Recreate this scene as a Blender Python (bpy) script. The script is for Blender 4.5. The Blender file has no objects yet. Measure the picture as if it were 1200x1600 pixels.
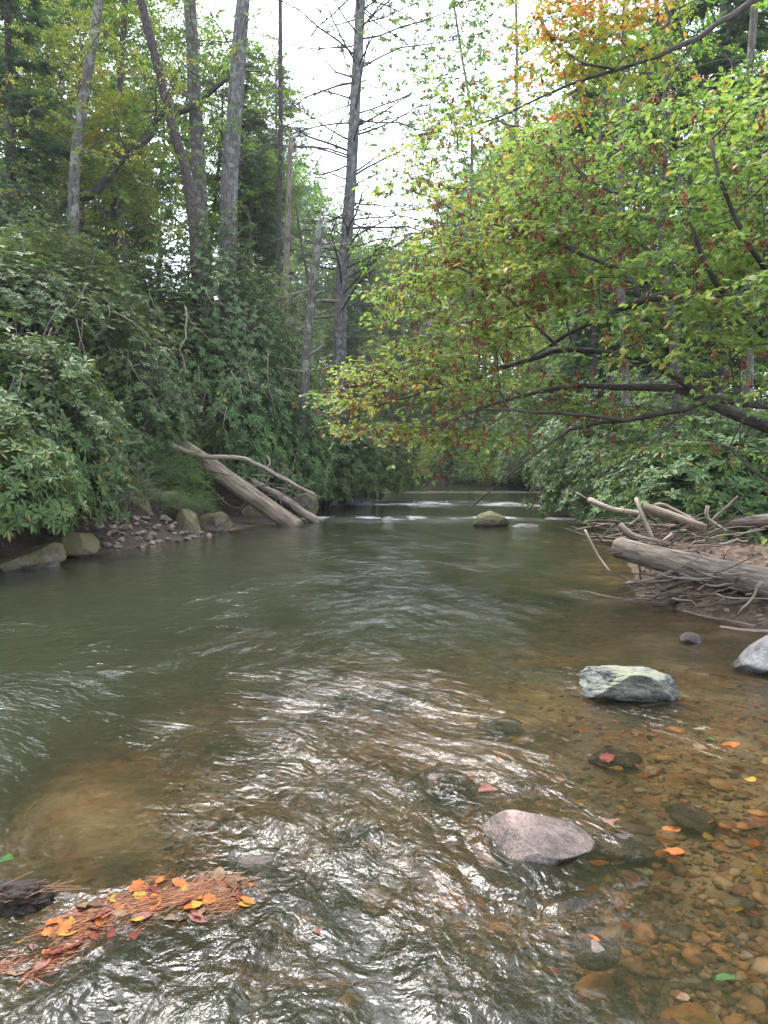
import bpy, math, random
import numpy as np
from mathutils import Vector

# ------------------------------------------------------------------ camera, sky, sun, exposure
sc = bpy.context.scene
C = sc.collection
CAM_Z = 1.5; F = 1200.0; PITCH = math.atan(75 / 1200)
cam = bpy.data.cameras.new("camera"); camo = bpy.data.objects.new("camera", cam); C.objects.link(camo)
cam.sensor_fit = 'VERTICAL'; cam.sensor_height = 36; cam.lens = 27.0
cam.clip_start = 0.05; cam.clip_end = 2000
camo.location = (0, 0, CAM_Z); camo.rotation_euler = (math.pi / 2 - PITCH, 0, 0)
sc.camera = camo
W_ = bpy.data.worlds.new("World"); sc.world = W_; W_.use_nodes = True
SUN_EL, SUN_AZ = math.radians(58), math.radians(-25)
nt = W_.node_tree; nt.nodes.clear()
sky = nt.nodes.new('ShaderNodeTexSky'); sky.sky_type = 'NISHITA'; sky.sun_disc = False
sky.sun_elevation = SUN_EL; sky.sun_rotation = SUN_AZ; sky.dust_density = 1.5; sky.air_density = 1.0
hs = nt.nodes.new('ShaderNodeHueSaturation'); hs.inputs['Saturation'].default_value = 0.5
bgd = nt.nodes.new('ShaderNodeBackground'); bgd.inputs['Strength'].default_value = 0.15
out = nt.nodes.new('ShaderNodeOutputWorld')
nt.links.new(sky.outputs[0], hs.inputs['Color']); nt.links.new(hs.outputs[0], bgd.inputs[0]); nt.links.new(bgd.outputs[0], out.inputs[0])
sun = bpy.data.lights.new("sun", 'SUN'); suno = bpy.data.objects.new("sun", sun); C.objects.link(suno)
sun.energy = 0.9; sun.angle = math.radians(25); sun.color = (1, 0.96, 0.9)
sd = Vector((math.sin(SUN_AZ) * math.cos(SUN_EL), math.cos(SUN_AZ) * math.cos(SUN_EL), math.sin(SUN_EL)))
suno.rotation_euler = sd.to_track_quat('Z', 'Y').to_euler()
sc.view_settings.view_transform = 'Standard'; sc.view_settings.look = 'None'
sc.view_settings.exposure = 2.75; sc.view_settings.gamma = 1.0
cy = sc.cycles
cy.max_bounces = 7; cy.diffuse_bounces = 4; cy.glossy_bounces = 3; cy.transmission_bounces = 5; cy.transparent_max_bounces = 8
cy.use_denoising = True; cy.sample_clamp_indirect = 6.0; cy.caustics_refractive = True; cy.caustics_reflective = False
cy.blur_glossy = 0.3

rng = np.random.default_rng(11)
R = random.Random(5)
PI = math.pi

def P(px, py, Y):
    u = (px - 600) / F; v = (800 - py) / F
    a = PITCH
    dy = math.cos(a) + v * math.sin(a); dz = -math.sin(a) + v * math.cos(a)
    t = Y / dy
    return np.array([u * t, Y, CAM_Z + dz * t])
def G(px, py, z=0.0):
    v = (800 - py) / F; a = PITCH
    dy = math.cos(a) + v * math.sin(a); dz = -math.sin(a) + v * math.cos(a)
    t = (z - CAM_Z) / dz
    return np.array([(px - 600) / F * t, dy * t, z])

# ------------------------------------------------------------------ noise
def _hash(ix, iy, iz, s):
    h = (ix.astype(np.int64) * 374761393 + iy.astype(np.int64) * 668265263 + iz.astype(np.int64) * 2147483647 + s * 974634777) & 0xFFFFFFFF
    h = ((h ^ (h >> 13)) * 1274126177) & 0xFFFFFFFF
    h = ((h ^ (h >> 16)) * 2246822519) & 0xFFFFFFFF
    return ((h ^ (h >> 15)) & 0xFFFFFF) / 16777215.0
def n2(x, y, s=0):
    x = np.asarray(x, float); y = np.asarray(y, float)
    ix = np.floor(x); iy = np.floor(y); fx = x - ix; fy = y - iy
    ux = fx * fx * fx * (fx * (fx * 6 - 15) + 10); uy = fy * fy * fy * (fy * (fy * 6 - 15) + 10)
    z = np.zeros_like(ix)
    def g(dx, dy):
        a = _hash(ix + dx, iy + dy, z, s) * 2 * PI
        return np.cos(a) * (fx - dx) + np.sin(a) * (fy - dy)
    a = g(0, 0); b = g(1, 0); c = g(0, 1); d = g(1, 1)
    return ((a + (b - a) * ux) * (1 - uy) + (c + (d - c) * ux) * uy) * 1.5
def fbm(x, y, s=0, o=4, l=2.0, g=0.5):
    t = 0; a = 1.0
    for i in range(o):
        t = t + a * n2(x * l ** i + 17.3 * i, y * l ** i - 9.1 * i, s + i); a *= g
    return t
def n3(p, s=0):
    ip = np.floor(p); f = p - ip; u = f * f * (3 - 2 * f)
    def h(a, b, c): return _hash(ip[:, 0] + a, ip[:, 1] + b, ip[:, 2] + c, s) * 2 - 1
    r = 0
    for a in (0, 1):
        for b in (0, 1):
            for c in (0, 1):
                w = (u[:, 0] if a else 1 - u[:, 0]) * (u[:, 1] if b else 1 - u[:, 1]) * (u[:, 2] if c else 1 - u[:, 2])
                r = r + w * h(a, b, c)
    return r
def nrm(v):
    return v / np.maximum(np.linalg.norm(v, axis=-1, keepdims=True), 1e-9)

# ------------------------------------------------------------------ terrain function
LB = np.array([(-20, -8.), (0, -7), (8, -6.1), (10.6, -5.4), (13, -4.9), (15.6, -4.1), (18, -3.3), (20, -2.5), (24, -2.4), (28, -2.2), (36, -1.4), (48, 0.6), (52, -1), (56, -6), (62, -30), (64, -60)])
RB = np.array([(-20, 6.), (0, 5.2), (3, 4.3), (5, 3.9), (7, 3.4), (8, 3.05), (9, 3.0), (11, 3.5), (14, 4.6), (17, 5.6), (24, 6.6), (30, 7.5), (42, 9.6), (52, 8.8), (58, 7.0), (66, 2.5), (70, -10), (74, -30), (76, -60)])
def terrain(x, y):
    x = np.asarray(x, float); y = np.asarray(y, float)
    w = 0.35 * n2(y * 0.35, x * 0.1, 3) + 0.18 * n2(y * 1.3, x * .3, 4)
    xl = np.interp(y, LB[:, 0], LB[:, 1]) + w; xr = np.interp(y, RB[:, 0], RB[:, 1]) + w * .6
    dl = x - xl; dr = xr - x
    din = np.minimum(dl, dr * (1 + 0.0 * x))
    # bed
    far = np.clip((y - 5) / 6, 0, 1)
    dep_r = 0.03 + 0.042 * np.clip(dr, 0, 3.5) + .10 * np.clip(dr - 3.5, 0, 6)
    dep_l = 0.03 + 0.55 * np.clip(dl, 0, 3)
    dep = np.minimum(dep_r * (1 + 1.4 * far), dep_l)
    dep = np.minimum(dep, 0.75)
    dep = dep * (1 + 0.45 * fbm(x * .45, y * .35, 21, 3)) + 0.02 * fbm(x * 2.5, y * 2.5, 23, 3)
    dep = dep * (1 + .5 * np.clip((y - 5.0) / 2, 0, 1) * np.clip(dr / 3, 0, 1)) * (1 - .6 * np.exp(-((x + 1.35 + .25 * (y - 3.4)) / .55) ** 2 - ((y - 3.5) / .9) ** 2))
    dep = np.maximum(dep, 0.02)
    sm = np.clip(din / 0.35, 0, 1)
    bed = -dep * sm
    # banks
    ol = np.maximum(-dl, 0); orr = np.maximum(-dr, 0)
    big = 6.0 * (1 - np.exp(-ol / 6.0)) + 0.16 * ol
    hl = 0.12 * np.clip(ol / .3, 0, 1) + 0.3 * np.clip(ol - .8, 0, 1) + big * np.clip(ol / 3.6, 0.05, 1) + 0.35 * fbm(x * .3, y * .3, 5, 4) * np.clip(ol / 2, 0, 1)
    hl = hl * (1 - .9 * np.exp(-((x + 4.6) / 2.0) ** 4 - ((y - 20.4) / 2.0) ** 4))
    hr = 0.22 * (1 - np.exp(-orr / .5)) + 0.06 * orr + 0.10 * fbm(x * .8, y * .8, 6, 4) * np.clip(orr / .6, 0, 1) + 0.25 * fbm(x * .25, y * .25, 8, 3) * np.clip(orr / 4, 0, 1)
    hr = hr + np.clip(y - 70, 0, 60) * 0.05
    hl = np.where(y > 60, np.minimum(hl, 7), hl)
    h = np.where(din > 0, bed, np.where(dl < 0, hl, hr))
    return np.clip(h, -2, 26)
def tz(x, y): return float(terrain(np.array([x]), np.array([y]))[0])

# ------------------------------------------------------------------ object helpers
def tag(o, label=None, cat=None, group=None, kind=None):
    if label: o["label"] = label
    if cat: o["category"] = cat
    if group: o["group"] = group
    if kind: o["kind"] = kind
    return o
def mk(name, v, faces, mats, parent=None, smooth=True, attrs=None, mi=None):
    v = np.asarray(v, np.float32)
    me = bpy.data.meshes.new(name)
    me.vertices.add(len(v)); me.vertices.foreach_set("co", v.ravel())
    faces = [np.asarray(f, np.int32) for f in faces if len(f)]
    nl = sum(f.size for f in faces); npoly = sum(len(f) for f in faces)
    me.loops.add(nl); me.polygons.add(npoly)
    me.loops.foreach_set("vertex_index", np.concatenate([f.ravel() for f in faces]))
    tot = np.concatenate([np.full(len(f), f.shape[1], np.int32) for f in faces])
    st = np.concatenate([[0], np.cumsum(tot)[:-1]]).astype(np.int32)
    me.polygons.foreach_set("loop_start", st); me.polygons.foreach_set("loop_total", tot)
    me.polygons.foreach_set("use_smooth", np.full(npoly, smooth))
    if mi is not None: me.polygons.foreach_set("material_index", np.asarray(mi, np.int32))
    for k, a in (attrs or {}).items():
        a = np.asarray(a, np.float32)
        if a.ndim == 1:
            at = me.attributes.new(k, 'FLOAT', 'POINT'); at.data.foreach_set("value", a)
        else:
            at = me.attributes.new(k, 'FLOAT_VECTOR', 'POINT'); at.data.foreach_set("vector", a.ravel())
    for m in (mats if isinstance(mats, (list, tuple)) else [mats]): me.materials.append(m)
    me.update(calc_edges=True)
    o = bpy.data.objects.new(name, me); C.objects.link(o)
    if parent: o.parent = parent
    return o
def empty(name, loc=(0, 0, 0), rz=0.0):
    o = bpy.data.objects.new(name, None); C.objects.link(o); o.location = loc; o.rotation_euler = (0, 0, rz)
    o.empty_display_size = 0.2
    return o
def dup(root, loc=None, rot=None, scale=None, label=None, group=None):
    r = root.copy(); C.objects.link(r)
    if loc is not None: r.location = loc
    if rot is not None: r.rotation_euler = rot
    if scale is not None: r.scale = scale
    if label: r["label"] = label
    if group: r["group"] = group
    for ch in list(root.children):
        c = ch.copy(); C.objects.link(c); c.parent = r
        for g in ch.children:
            d = g.copy(); C.objects.link(d); d.parent = c
    return r

def smooth_path(pts, n):
    """Catmull-Rom through points, n samples"""
    p = np.asarray(pts, float)
    if len(p) < 3:
        t = np.linspace(0, 1, n)[:, None]; return p[0] * (1 - t) + p[-1] * t
    d = np.concatenate([[0], np.cumsum(np.linalg.norm(np.diff(p, axis=0), axis=1))])
    q = np.vstack([2 * p[0] - p[1], p, 2 * p[-1] - p[-2]])
    s = np.linspace(0, d[-1], n); i = np.clip(np.searchsorted(d, s, 'right') - 1, 0, len(p) - 2)
    t = ((s - d[i]) / (d[i + 1] - d[i]))[:, None]
    a, b, c, e = q[i], q[i + 1], q[i + 2], q[i + 3]
    return 0.5 * (2 * b + (c - a) * t + (2 * a - 5 * b + 4 * c - e) * t * t + (3 * b - a - 3 * c + e) * t ** 3)

class Wood:
    """collects tubes in one mesh"""
    def __init__(s): s.v = []; s.q = []; s.t = []; s.b = []; s.n = 0; s.off = 0
    def tube(s, pts, rad, k=6, rough=0.0, cap=True, flare=0):
        p = np.asarray(pts, float); n = len(p); r = np.asarray(rad, float) * np.ones(n)
        T = np.gradient(p, axis=0); T = nrm(T)
        ref = np.array([0, 0, 1.]) if abs(T[0, 2]) < .8 else np.array([1., 0, 0])
        N = np.zeros_like(p); N[0] = nrm(np.cross(T[0], ref))
        for i in range(1, n):
            w = N[i - 1] - T[i] * np.dot(N[i - 1], T[i]); N[i] = w / max(np.linalg.norm(w), 1e-9)
        B = np.cross(T, N)
        th = np.arange(k) * 2 * PI / k
        L = np.concatenate([[0], np.cumsum(np.linalg.norm(np.diff(p, axis=0), axis=1))])
        rr = r[:, None] * np.ones(k)
        bk = np.stack([np.cos(th)[None] * rr, np.sin(th)[None] * rr, L[:, None] + 0 * rr], -1).reshape(-1, 3)
        if rough:
            q = bk.copy(); q[:, 2] *= 0.35; q += s.off * 3.1
            sc_ = 1 / max(r.max(), .02)
            nn = n3(q * sc_ * 1.3, 3) * .6 + n3(q * sc_ * 3.5, 4) * .4
            rr = rr * (1 + rough * nn.reshape(n, k))
        if k >= 20:
            ang = th[None] * 1.0 + .15 * np.sin(L * 1.3)[:, None]; rr = rr * (1 - .012 * np.clip(np.sin(ang * 7) * 4 - 2.8, 0, 1) + .05 * np.exp(-((L[:, None] % 1.1 - .55) / .07) ** 2 - ((th[None] - 1.5) / .35) ** 2))
        if flare:
            rr = rr * (1 + flare * np.exp(-L / (r[0] * 2.5)))[:, None] * (1 + 0.5 * flare * np.exp(-L / (r[0] * 2.5))[:, None] * np.cos(5 * th + 1.0)[None])
        V = p[:, None] + rr[..., None] * (np.cos(th)[None, :, None] * N[:, None] + np.sin(th)[None, :, None] * B[:, None])
        V = V.reshape(-1, 3)
        i = np.arange(n - 1)[:, None] * k; j = np.arange(k)[None]
        q = np.stack([i + j, i + (j + 1) % k, i + k + (j + 1) % k, i + k + j], -1).reshape(-1, 4) + s.n
        bk = bk + np.array([s.off * 1.7, 0, s.off * 2.3]); s.off += 1
        s.v.append(V); s.b.append(bk); s.q.append(q); s.n += len(V)
        if cap:
            for e, a in ((0, 0), (n - 1, 1)):
                s.v.append(p[e:e + 1]); s.b.append(bk[e * k:e * k + 1]); c = s.n; s.n += 1
                base = c - len(V) - a + e * k
                f = np.stack([base + (j[0] + (0 if a else 1)) % k, base + (j[0] + (1 if a else 0)) % k, np.full(k, c)], -1)
                s.t.append(f)
        return s
    def prisms(s, A, Bp, r0, r1):
        """many straight 3-sided twigs at once"""
        A = np.asarray(A, float); Bp = np.asarray(Bp, float); n = len(A)
        if n == 0: return s
        T = nrm(Bp - A); ref = np.where(np.abs(T[:, 2:3]) < .8, np.array([[0, 0, 1.]]), np.array([[1., 0, 0]]))
        N = nrm(np.cross(T, ref)); B = np.cross(T, N)
        V = np.zeros((n, 6, 3))
        for k in range(3):
            d = math.cos(k * 2.0944) * N + math.sin(k * 2.0944) * B
            V[:, k] = A + d * np.reshape(r0, (-1, 1)); V[:, 3 + k] = Bp + d * np.reshape(r1, (-1, 1))
        base = s.n + np.arange(n)[:, None] * 6
        for k in range(3):
            s.q.append(base + np.array([[k, (k + 1) % 3, 3 + (k + 1) % 3, 3 + k]]))
        s.v.append(V.reshape(-1, 3)); bk = V.copy(); bk -= A[:, None]; s.b.append(bk.reshape(-1, 3) + A.repeat(6, 0) * .37); s.n += 6 * n
        return s
    def build(s, name, mat, parent=None):
        f = [np.concatenate(s.q)]
        if s.t: f.append(np.concatenate(s.t))
        return mk(name, np.concatenate(s.v), f, mat, parent, True, {"bk": np.concatenate(s.b)})

# leaf templates: x across, y along, z normal
LEAF_LO = (np.array([(0, 0, 0), (-.27, .42, .07), (0, 1, -.06), (.27, .42, .07)], float), np.array([(0, 3, 2), (0, 2, 1)]))
LEAF_HI = (np.array([(0, 0, 0), (-.24, .26, .05), (-.24, .62, .04), (0, 1, -.10), (.24, .62, .04), (.24, .26, .05), (0, .3, 0), (0, .65, -.02)], float),
           np.array([(0, 5, 6), (0, 6, 1), (6, 5, 4), (6, 4, 7), (6, 7, 2), (6, 2, 1), (7, 4, 3), (7, 3, 2)]))
LEAF_LONG = (np.array([(0, 0, 0), (-.12, .35, .03), (-.13, .7, .0), (0, 1, -.10), (.13, .7, .0), (.12, .35, .03), (0, .5, -.01)], float),
             np.array([(0, 5, 6), (0, 6, 1), (6, 5, 4), (6, 2, 1), (6, 4, 3), (6, 3, 2)]))
NEEDLE = (np.array([(-.03, 0, 0), (.03, 0, 0), (0, 1, -.05)], float), np.array([(0, 1, 2)]))
SPRAY = (np.array([(0, 0, 0), (-.16, .3, .0), (-.05, .38, 0), (-.12, .7, 0), (0, 1, -.08), (.12, .7, 0), (.05, .38, 0), (.16, .3, 0)], float),
         np.array([(0, 2, 1), (0, 6, 2), (0, 7, 6), (2, 4, 3), (2, 6, 4), (6, 5, 4)]))
class Foliage:
    def __init__(s): s.v = []; s.f = []; s.a = []; s.n = 0
    def add(s, tm, pos, along, normal, size, tint, width=1.0):
        tv, tf = tm; n = len(pos)
        if n == 0: return s
        A = nrm(np.asarray(along, float)); N = np.asarray(normal, float); N = nrm(N - (N * A).sum(1, keepdims=True) * A); S = np.cross(A, N)
        sz = (np.ones(n) * size)[:, None, None]
        V = np.asarray(pos)[:, None] + sz * (tv[None, :, 0:1] * width * S[:, None] + tv[None, :, 1:2] * A[:, None] + tv[None, :, 2:3] * N[:, None])
        s.v.append(V.reshape(-1, 3)); s.a.append(np.repeat(np.ones(n) * tint, len(tv)))
        s.f.append((tf[None] + (s.n + np.arange(n) * len(tv))[:, None, None]).reshape(-1, 3)); s.n += n * len(tv)
        return s
    def build(s, name, mat, parent=None):
        return mk(name, np.concatenate(s.v), [np.concatenate(s.f)], mat, parent, False, {"tint": np.concatenate(s.a)})

# ------------------------------------------------------------------ materials
def newmat(name):
    m = bpy.data.materials.new(name); m.use_nodes = True; m.node_tree.nodes.clear(); return m, m.node_tree.nodes, m.node_tree.links
def ramp(N, stops, interp='LINEAR'):
    r = N.new('ShaderNodeValToRGB'); cr = r.color_ramp; cr.interpolation = interp
    while len(cr.elements) < len(stops): cr.elements.new(0.5)
    for e, (p, c) in zip(cr.elements, stops): e.position = p; e.color = (*c, 1)
    return r
def leafmat(name, cols, trans=0.4, rough=0.5, spec=0.3, var=0.5):
    m, N, L = newmat(name)
    at = N.new('ShaderNodeAttribute'); at.attribute_name = "tint"
    rp = ramp(N, [(i / (len(cols) - 1), c) for i, c in enumerate(cols)])
    L.new(at.outputs['Fac'], rp.inputs[0])
    oi = N.new('ShaderNodeObjectInfo'); hv = N.new('ShaderNodeHueSaturation')
    mr = N.new('ShaderNodeMapRange'); mr.inputs['To Min'].default_value = 0.5 - .03 * var; mr.inputs['To Max'].default_value = 0.5 + .03 * var
    mv = N.new('ShaderNodeMapRange'); mv.inputs['To Min'].default_value = 1 - .35 * var; mv.inputs['To Max'].default_value = 1 + .35 * var
    L.new(oi.outputs['Random'], mr.inputs[0]); L.new(oi.outputs['Random'], mv.inputs[0])
    L.new(mr.outputs[0], hv.inputs['Hue']); L.new(mv.outputs[0], hv.inputs['Value']); L.new(rp.outputs[0], hv.inputs['Color'])
    b = N.new('ShaderNodeBsdfPrincipled'); b.inputs['Roughness'].default_value = rough; b.inputs['Specular IOR Level'].default_value = spec
    L.new(hv.outputs[0], b.inputs['Base Color'])
    t = N.new('ShaderNodeBsdfTranslucent')
    h2 = N.new('ShaderNodeHueSaturation'); h2.inputs['Hue'].default_value = .49; h2.inputs['Saturation'].default_value = 1.1; h2.inputs['Value'].default_value = 1.5
    L.new(hv.outputs[0], h2.inputs['Color']); L.new(h2.outputs[0], t.inputs[0])
    mx = N.new('ShaderNodeMixShader'); mx.inputs[0].default_value = trans
    L.new(b.outputs[0], mx.inputs[1]); L.new(t.outputs[0], mx.inputs[2])
    o = N.new('ShaderNodeOutputMaterial'); L.new(mx.outputs[0], o.inputs[0])
    return m
def bark(name, dark, light, scale=18, stretch=0.25, moss=0.0, bump=0.6, lichen=None):
    m, N, L = newmat(name)
    at = N.new('ShaderNodeAttribute'); at.attribute_name = "bk"
    mp = N.new('ShaderNodeMapping'); mp.inputs['Scale'].default_value = (scale, scale, scale * stretch); L.new(at.outputs['Vector'], mp.inputs[0])
    no = N.new('ShaderNodeTexNoise'); no.inputs['Scale'].default_value = 1; no.inputs['Detail'].default_value = 6; no.inputs['Roughness'].default_value = .65; L.new(mp.outputs[0], no.inputs[0])
    rp = ramp(N, [(0.36, dark), (0.52, tuple((a + b) / 2 for a, b in zip(dark, light))), (0.68, light)]); L.new(no.outputs['Fac'], rp.inputs[0])
    col = rp.outputs[0]
    geo = N.new('ShaderNodeNewGeometry')
    if lichen:
        n3_ = N.new('ShaderNodeTexNoise'); n3_.inputs['Scale'].default_value = 5; n3_.inputs['Detail'].default_value = 5; L.new(at.outputs['Vector'], n3_.inputs[0])
        r3 = ramp(N, [(0.52, (0, 0, 0)), (0.6, (.8, .8, .8))]); L.new(n3_.outputs['Fac'], r3.inputs[0])
        mx = N.new('ShaderNodeMix'); mx.data_type = 'RGBA'; L.new(r3.outputs[0], mx.inputs[0]); L.new(col, mx.inputs[6]); mx.inputs[7].default_value = (*lichen, 1); col = mx.outputs[2]
    if moss > 0:
        n4 = N.new('ShaderNodeTexNoise'); n4.inputs['Scale'].default_value = 3; n4.inputs['Detail'].default_value = 5; L.new(at.outputs['Vector'], n4.inputs[0])
        r4 = ramp(N, [(0.5, (0, 0, 0)), (0.62, (moss,) * 3)]); L.new(n4.outputs['Fac'], r4.inputs[0])
        mx = N.new('ShaderNodeMix'); mx.data_type = 'RGBA'; L.new(r4.outputs[0], mx.inputs[0]); L.new(col, mx.inputs[6]); mx.inputs[7].default_value = (.07, .085, .025, 1); col = mx.outputs[2]
    b = N.new('ShaderNodeBsdfPrincipled'); b.inputs['Roughness'].default_value = .85; b.inputs['Specular IOR Level'].default_value = .25; L.new(col, b.inputs['Base Color'])
    bp = N.new('ShaderNodeBump'); bp.inputs['Strength'].default_value = bump; bp.inputs['Distance'].default_value = .02; L.new(no.outputs['Fac'], bp.inputs['Height']); L.new(bp.outputs[0], b.inputs['Normal'])
    o = N.new('ShaderNodeOutputMaterial'); L.new(b.outputs[0], o.inputs[0])
    return m
def rockmat(name, dark, light, moss=0.0, mosscol=(.09, .085, .025), wet=.06, scale=7, rough=.75, spots=None):
    """wet: height above the water line up to which the stone is wet and dark (world z)"""
    m, N, L = newmat(name)
    tc = N.new('ShaderNodeTexCoord'); geo = N.new('ShaderNodeNewGeometry')
    n1 = N.new('ShaderNodeTexNoise'); n1.inputs['Scale'].default_value = scale; n1.inputs['Detail'].default_value = 10; n1.inputs['Roughness'].default_value = .68; L.new(geo.outputs['Position'], n1.inputs[0])
    rp = ramp(N, [(0.40, dark), (0.5, tuple(.5 * a + .5 * b for a, b in zip(dark, light))), (0.60, light)]); L.new(n1.outputs['Fac'], rp.inputs[0])
    col = rp.outputs[0]
    vo = N.new('ShaderNodeTexNoise'); vo.inputs['Scale'].default_value = scale * 9; vo.inputs['Detail'].default_value = 4; L.new(geo.outputs['Position'], vo.inputs[0])
    m1 = N.new('ShaderNodeMix'); m1.data_type = 'RGBA'; m1.blend_type = 'OVERLAY'; m1.inputs[0].default_value = .7; L.new(col, m1.inputs[6]); L.new(vo.outputs['Fac'], m1.inputs[7]); col = m1.outputs[2]
    if moss > 0:
        sx = N.new('ShaderNodeSeparateXYZ'); L.new(geo.outputs['Normal'], sx.inputs[0])
        n2_ = N.new('ShaderNodeTexNoise'); n2_.inputs['Scale'].default_value = scale * .7; n2_.inputs['Detail'].default_value = 6; L.new(geo.outputs['Position'], n2_.inputs[0])
        ad = N.new('ShaderNodeMath'); ad.operation = 'MULTIPLY_ADD'; L.new(sx.outputs['Z'], ad.inputs[0]); ad.inputs[1].default_value = .22; L.new(n2_.outputs['Fac'], ad.inputs[2])
        r2 = ramp(N, [(.80 - .28 * moss, (0, 0, 0)), (.92 - .28 * moss, (.85, .85, .85))]); L.new(ad.outputs[0], r2.inputs[0])
        m2 = N.new('ShaderNodeMix'); m2.data_type = 'RGBA'; L.new(r2.outputs[0], m2.inputs[0]); L.new(col, m2.inputs[6]); m2.inputs[7].default_value = (*mosscol, 1); col = m2.outputs[2]
    sp = N.new('ShaderNodeSeparateXYZ'); L.new(geo.outputs['Position'], sp.inputs[0])
    n5 = N.new('ShaderNodeMath'); n5.operation = 'MULTIPLY_ADD'; L.new(n1.outputs['Fac'], n5.inputs[0]); n5.inputs[1].default_value = -.12; L.new(sp.outputs['Z'], n5.inputs[2])
    wr = N.new('ShaderNodeMapRange'); wr.inputs['From Min'].default_value = wet - .07; wr.inputs['From Max'].default_value = wet - .04; wr.inputs['To Min'].default_value = .38; wr.inputs['To Max'].default_value = 1; L.new(n5.outputs[0], wr.inputs[0])
    hv = N.new('ShaderNodeHueSaturation'); L.new(col, hv.inputs['Color']); L.new(wr.outputs[0], hv.inputs['Value'])
    rr = N.new('ShaderNodeMapRange'); rr.inputs['From Min'].default_value = .38; rr.inputs['From Max'].default_value = 1; rr.inputs['To Min'].default_value = .18; rr.inputs['To Max'].default_value = rough; L.new(wr.outputs[0], rr.inputs[0])
    b = N.new('ShaderNodeBsdfPrincipled'); L.new(hv.outputs[0], b.inputs['Base Color']); L.new(rr.outputs[0], b.inputs['Roughness'])
    bp = N.new('ShaderNodeBump'); bp.inputs['Strength'].default_value = 1; bp.inputs['Distance'].default_value = .03
    ah = N.new('ShaderNodeMath'); ah.operation = 'MULTIPLY_ADD'; L.new(vo.outputs['Fac'], ah.inputs[0]); ah.inputs[1].default_value = .4; L.new(n1.outputs['Fac'], ah.inputs[2])
    L.new(ah.outputs[0], bp.inputs['Height']); L.new(bp.outputs[0], b.inputs['Normal'])
    o = N.new('ShaderNodeOutputMaterial'); L.new(b.outputs[0], o.inputs[0])
    return m
def simple(name, c, rough=.6, c2=None, scale=30, trans=0.0, spec=.15):
    m, N, L = newmat(name)
    b = N.new('ShaderNodeBsdfPrincipled'); b.inputs['Roughness'].default_value = rough; b.inputs['Base Color'].default_value = (*c, 1); b.inputs['Specular IOR Level'].default_value = spec
    geo = N.new('ShaderNodeNewGeometry'); n1 = N.new('ShaderNodeTexNoise'); n1.inputs['Scale'].default_value = scale; n1.inputs['Detail'].default_value = 5; L.new(geo.outputs['Position'], n1.inputs[0])
    rp = ramp(N, [(.38, c), (.64, c2 or tuple(x * .6 for x in c))]); L.new(n1.outputs['Fac'], rp.inputs[0]); L.new(rp.outputs[0], b.inputs['Base Color'])
    o = N.new('ShaderNodeOutputMaterial')
    if trans:
        t = N.new('ShaderNodeBsdfTranslucent'); L.new(rp.outputs[0], t.inputs[0]); mx = N.new('ShaderNodeMixShader'); mx.inputs[0].default_value = trans
        L.new(b.outputs[0], mx.inputs[1]); L.new(t.outputs[0], mx.inputs[2]); L.new(mx.outputs[0], o.inputs[0])
    else: L.new(b.outputs[0], o.inputs[0])
    return m

M = {}
M['broad'] = leafmat('broad_leaf', [(.05, .10, .02), (.09, .18, .03), (.13, .24, .04), (.20, .28, .05)], .5, .5)
M['broad_yellow'] = leafmat('yellowing_leaf', [(.07, .13, .025), (.14, .21, .04), (.22, .25, .05), (.32, .24, .05)], .5, .5)
M['horn'] = leafmat('hornbeam_leaf', [(.06, .11, .03), (.11, .18, .045), (.16, .24, .06), (.25, .26, .065), (.38, .24, .06)], .5, .45, .4, .1)
M['maple'] = leafmat('autumn_maple_leaf', [(.09, .17, .03), (.16, .21, .04), (.26, .22, .05), (.38, .17, .06), (.40, .11, .06)], .5, .5, .3, .1)
M['rhodo'] = leafmat('rhododendron_leaf', [(.035, .06, .018), (.055, .095, .028), (.08, .135, .038), (.13, .19, .055), (.28, .21, .05)], .22, .5, .22, .4)
M['laurel'] = leafmat('laurel_leaf', [(.04, .075, .022), (.065, .12, .033), (.10, .165, .045), (.16, .21, .055), (.30, .18, .06)], .3, .5, .5, .4)
M['bright'] = leafmat('bright_shrub_leaf', [(.05, .11, .02), (.08, .18, .03), (.12, .24, .05)], .4, .5, .3, .3)
M['needle'] = leafmat('pine_needle', [(.06, .10, .05), (.09, .15, .065), (.13, .20, .09)], .3, .5, .3, .3)
M['hemlock'] = leafmat('hemlock_needle', [(.05, .09, .04), (.08, .14, .055), (.12, .18, .07)], .3, .5, .3, .3)
M['seed'] = leafmat('dry_seed_bract', [(.09, .038, .022), (.18, .075, .04), (.27, .13, .07)], .3, .7, .2, .1)
M['bark_pine'] = bark('pine_bark', (.045, .041, .038), (.17, .155, .15), 14, .3, 0, .8, (.2, .21, .18))
M['bark_dark'] = bark('dark_bark', (.025, .021, .018), (.10, .085, .075), 22, .3, 0, .6)
M['bark_red'] = bark('shaggy_dark_bark', (.02, .015, .013), (.11, .085, .078), 20, .5, 0, 1.0)
M['bark_grey'] = bark('grey_bark', (.04, .034, .028), (.15, .13, .11), 16, .3, .3, .6, (.19, .20, .17))
M['bark_horn'] = bark('hornbeam_bark', (.025, .02, .017), (.10, .085, .072), 30, .3, .2, .4)
M['wood_pale'] = bark('bleached_wood', (.16, .12, .09), (.40, .33, .26), 30, .12, 0, .5)
M['wood_log'] = bark('weathered_log', (.085, .06, .042), (.30, .24, .175), 16, .10, .35, 1.0)
M['wood_grey'] = bark('grey_driftwood', (.08, .06, .048), (.33, .27, .215), 26, .12, .1, .7)
M['wood_brown'] = bark('brown_driftwood', (.035, .025, .018), (.14, .10, .07), 26, .15, .1, .7)
M['wood_stub'] = bark('splintered_wood', (.16, .08, .045), (.38, .22, .12), 24, .1, 0, .8)
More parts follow.
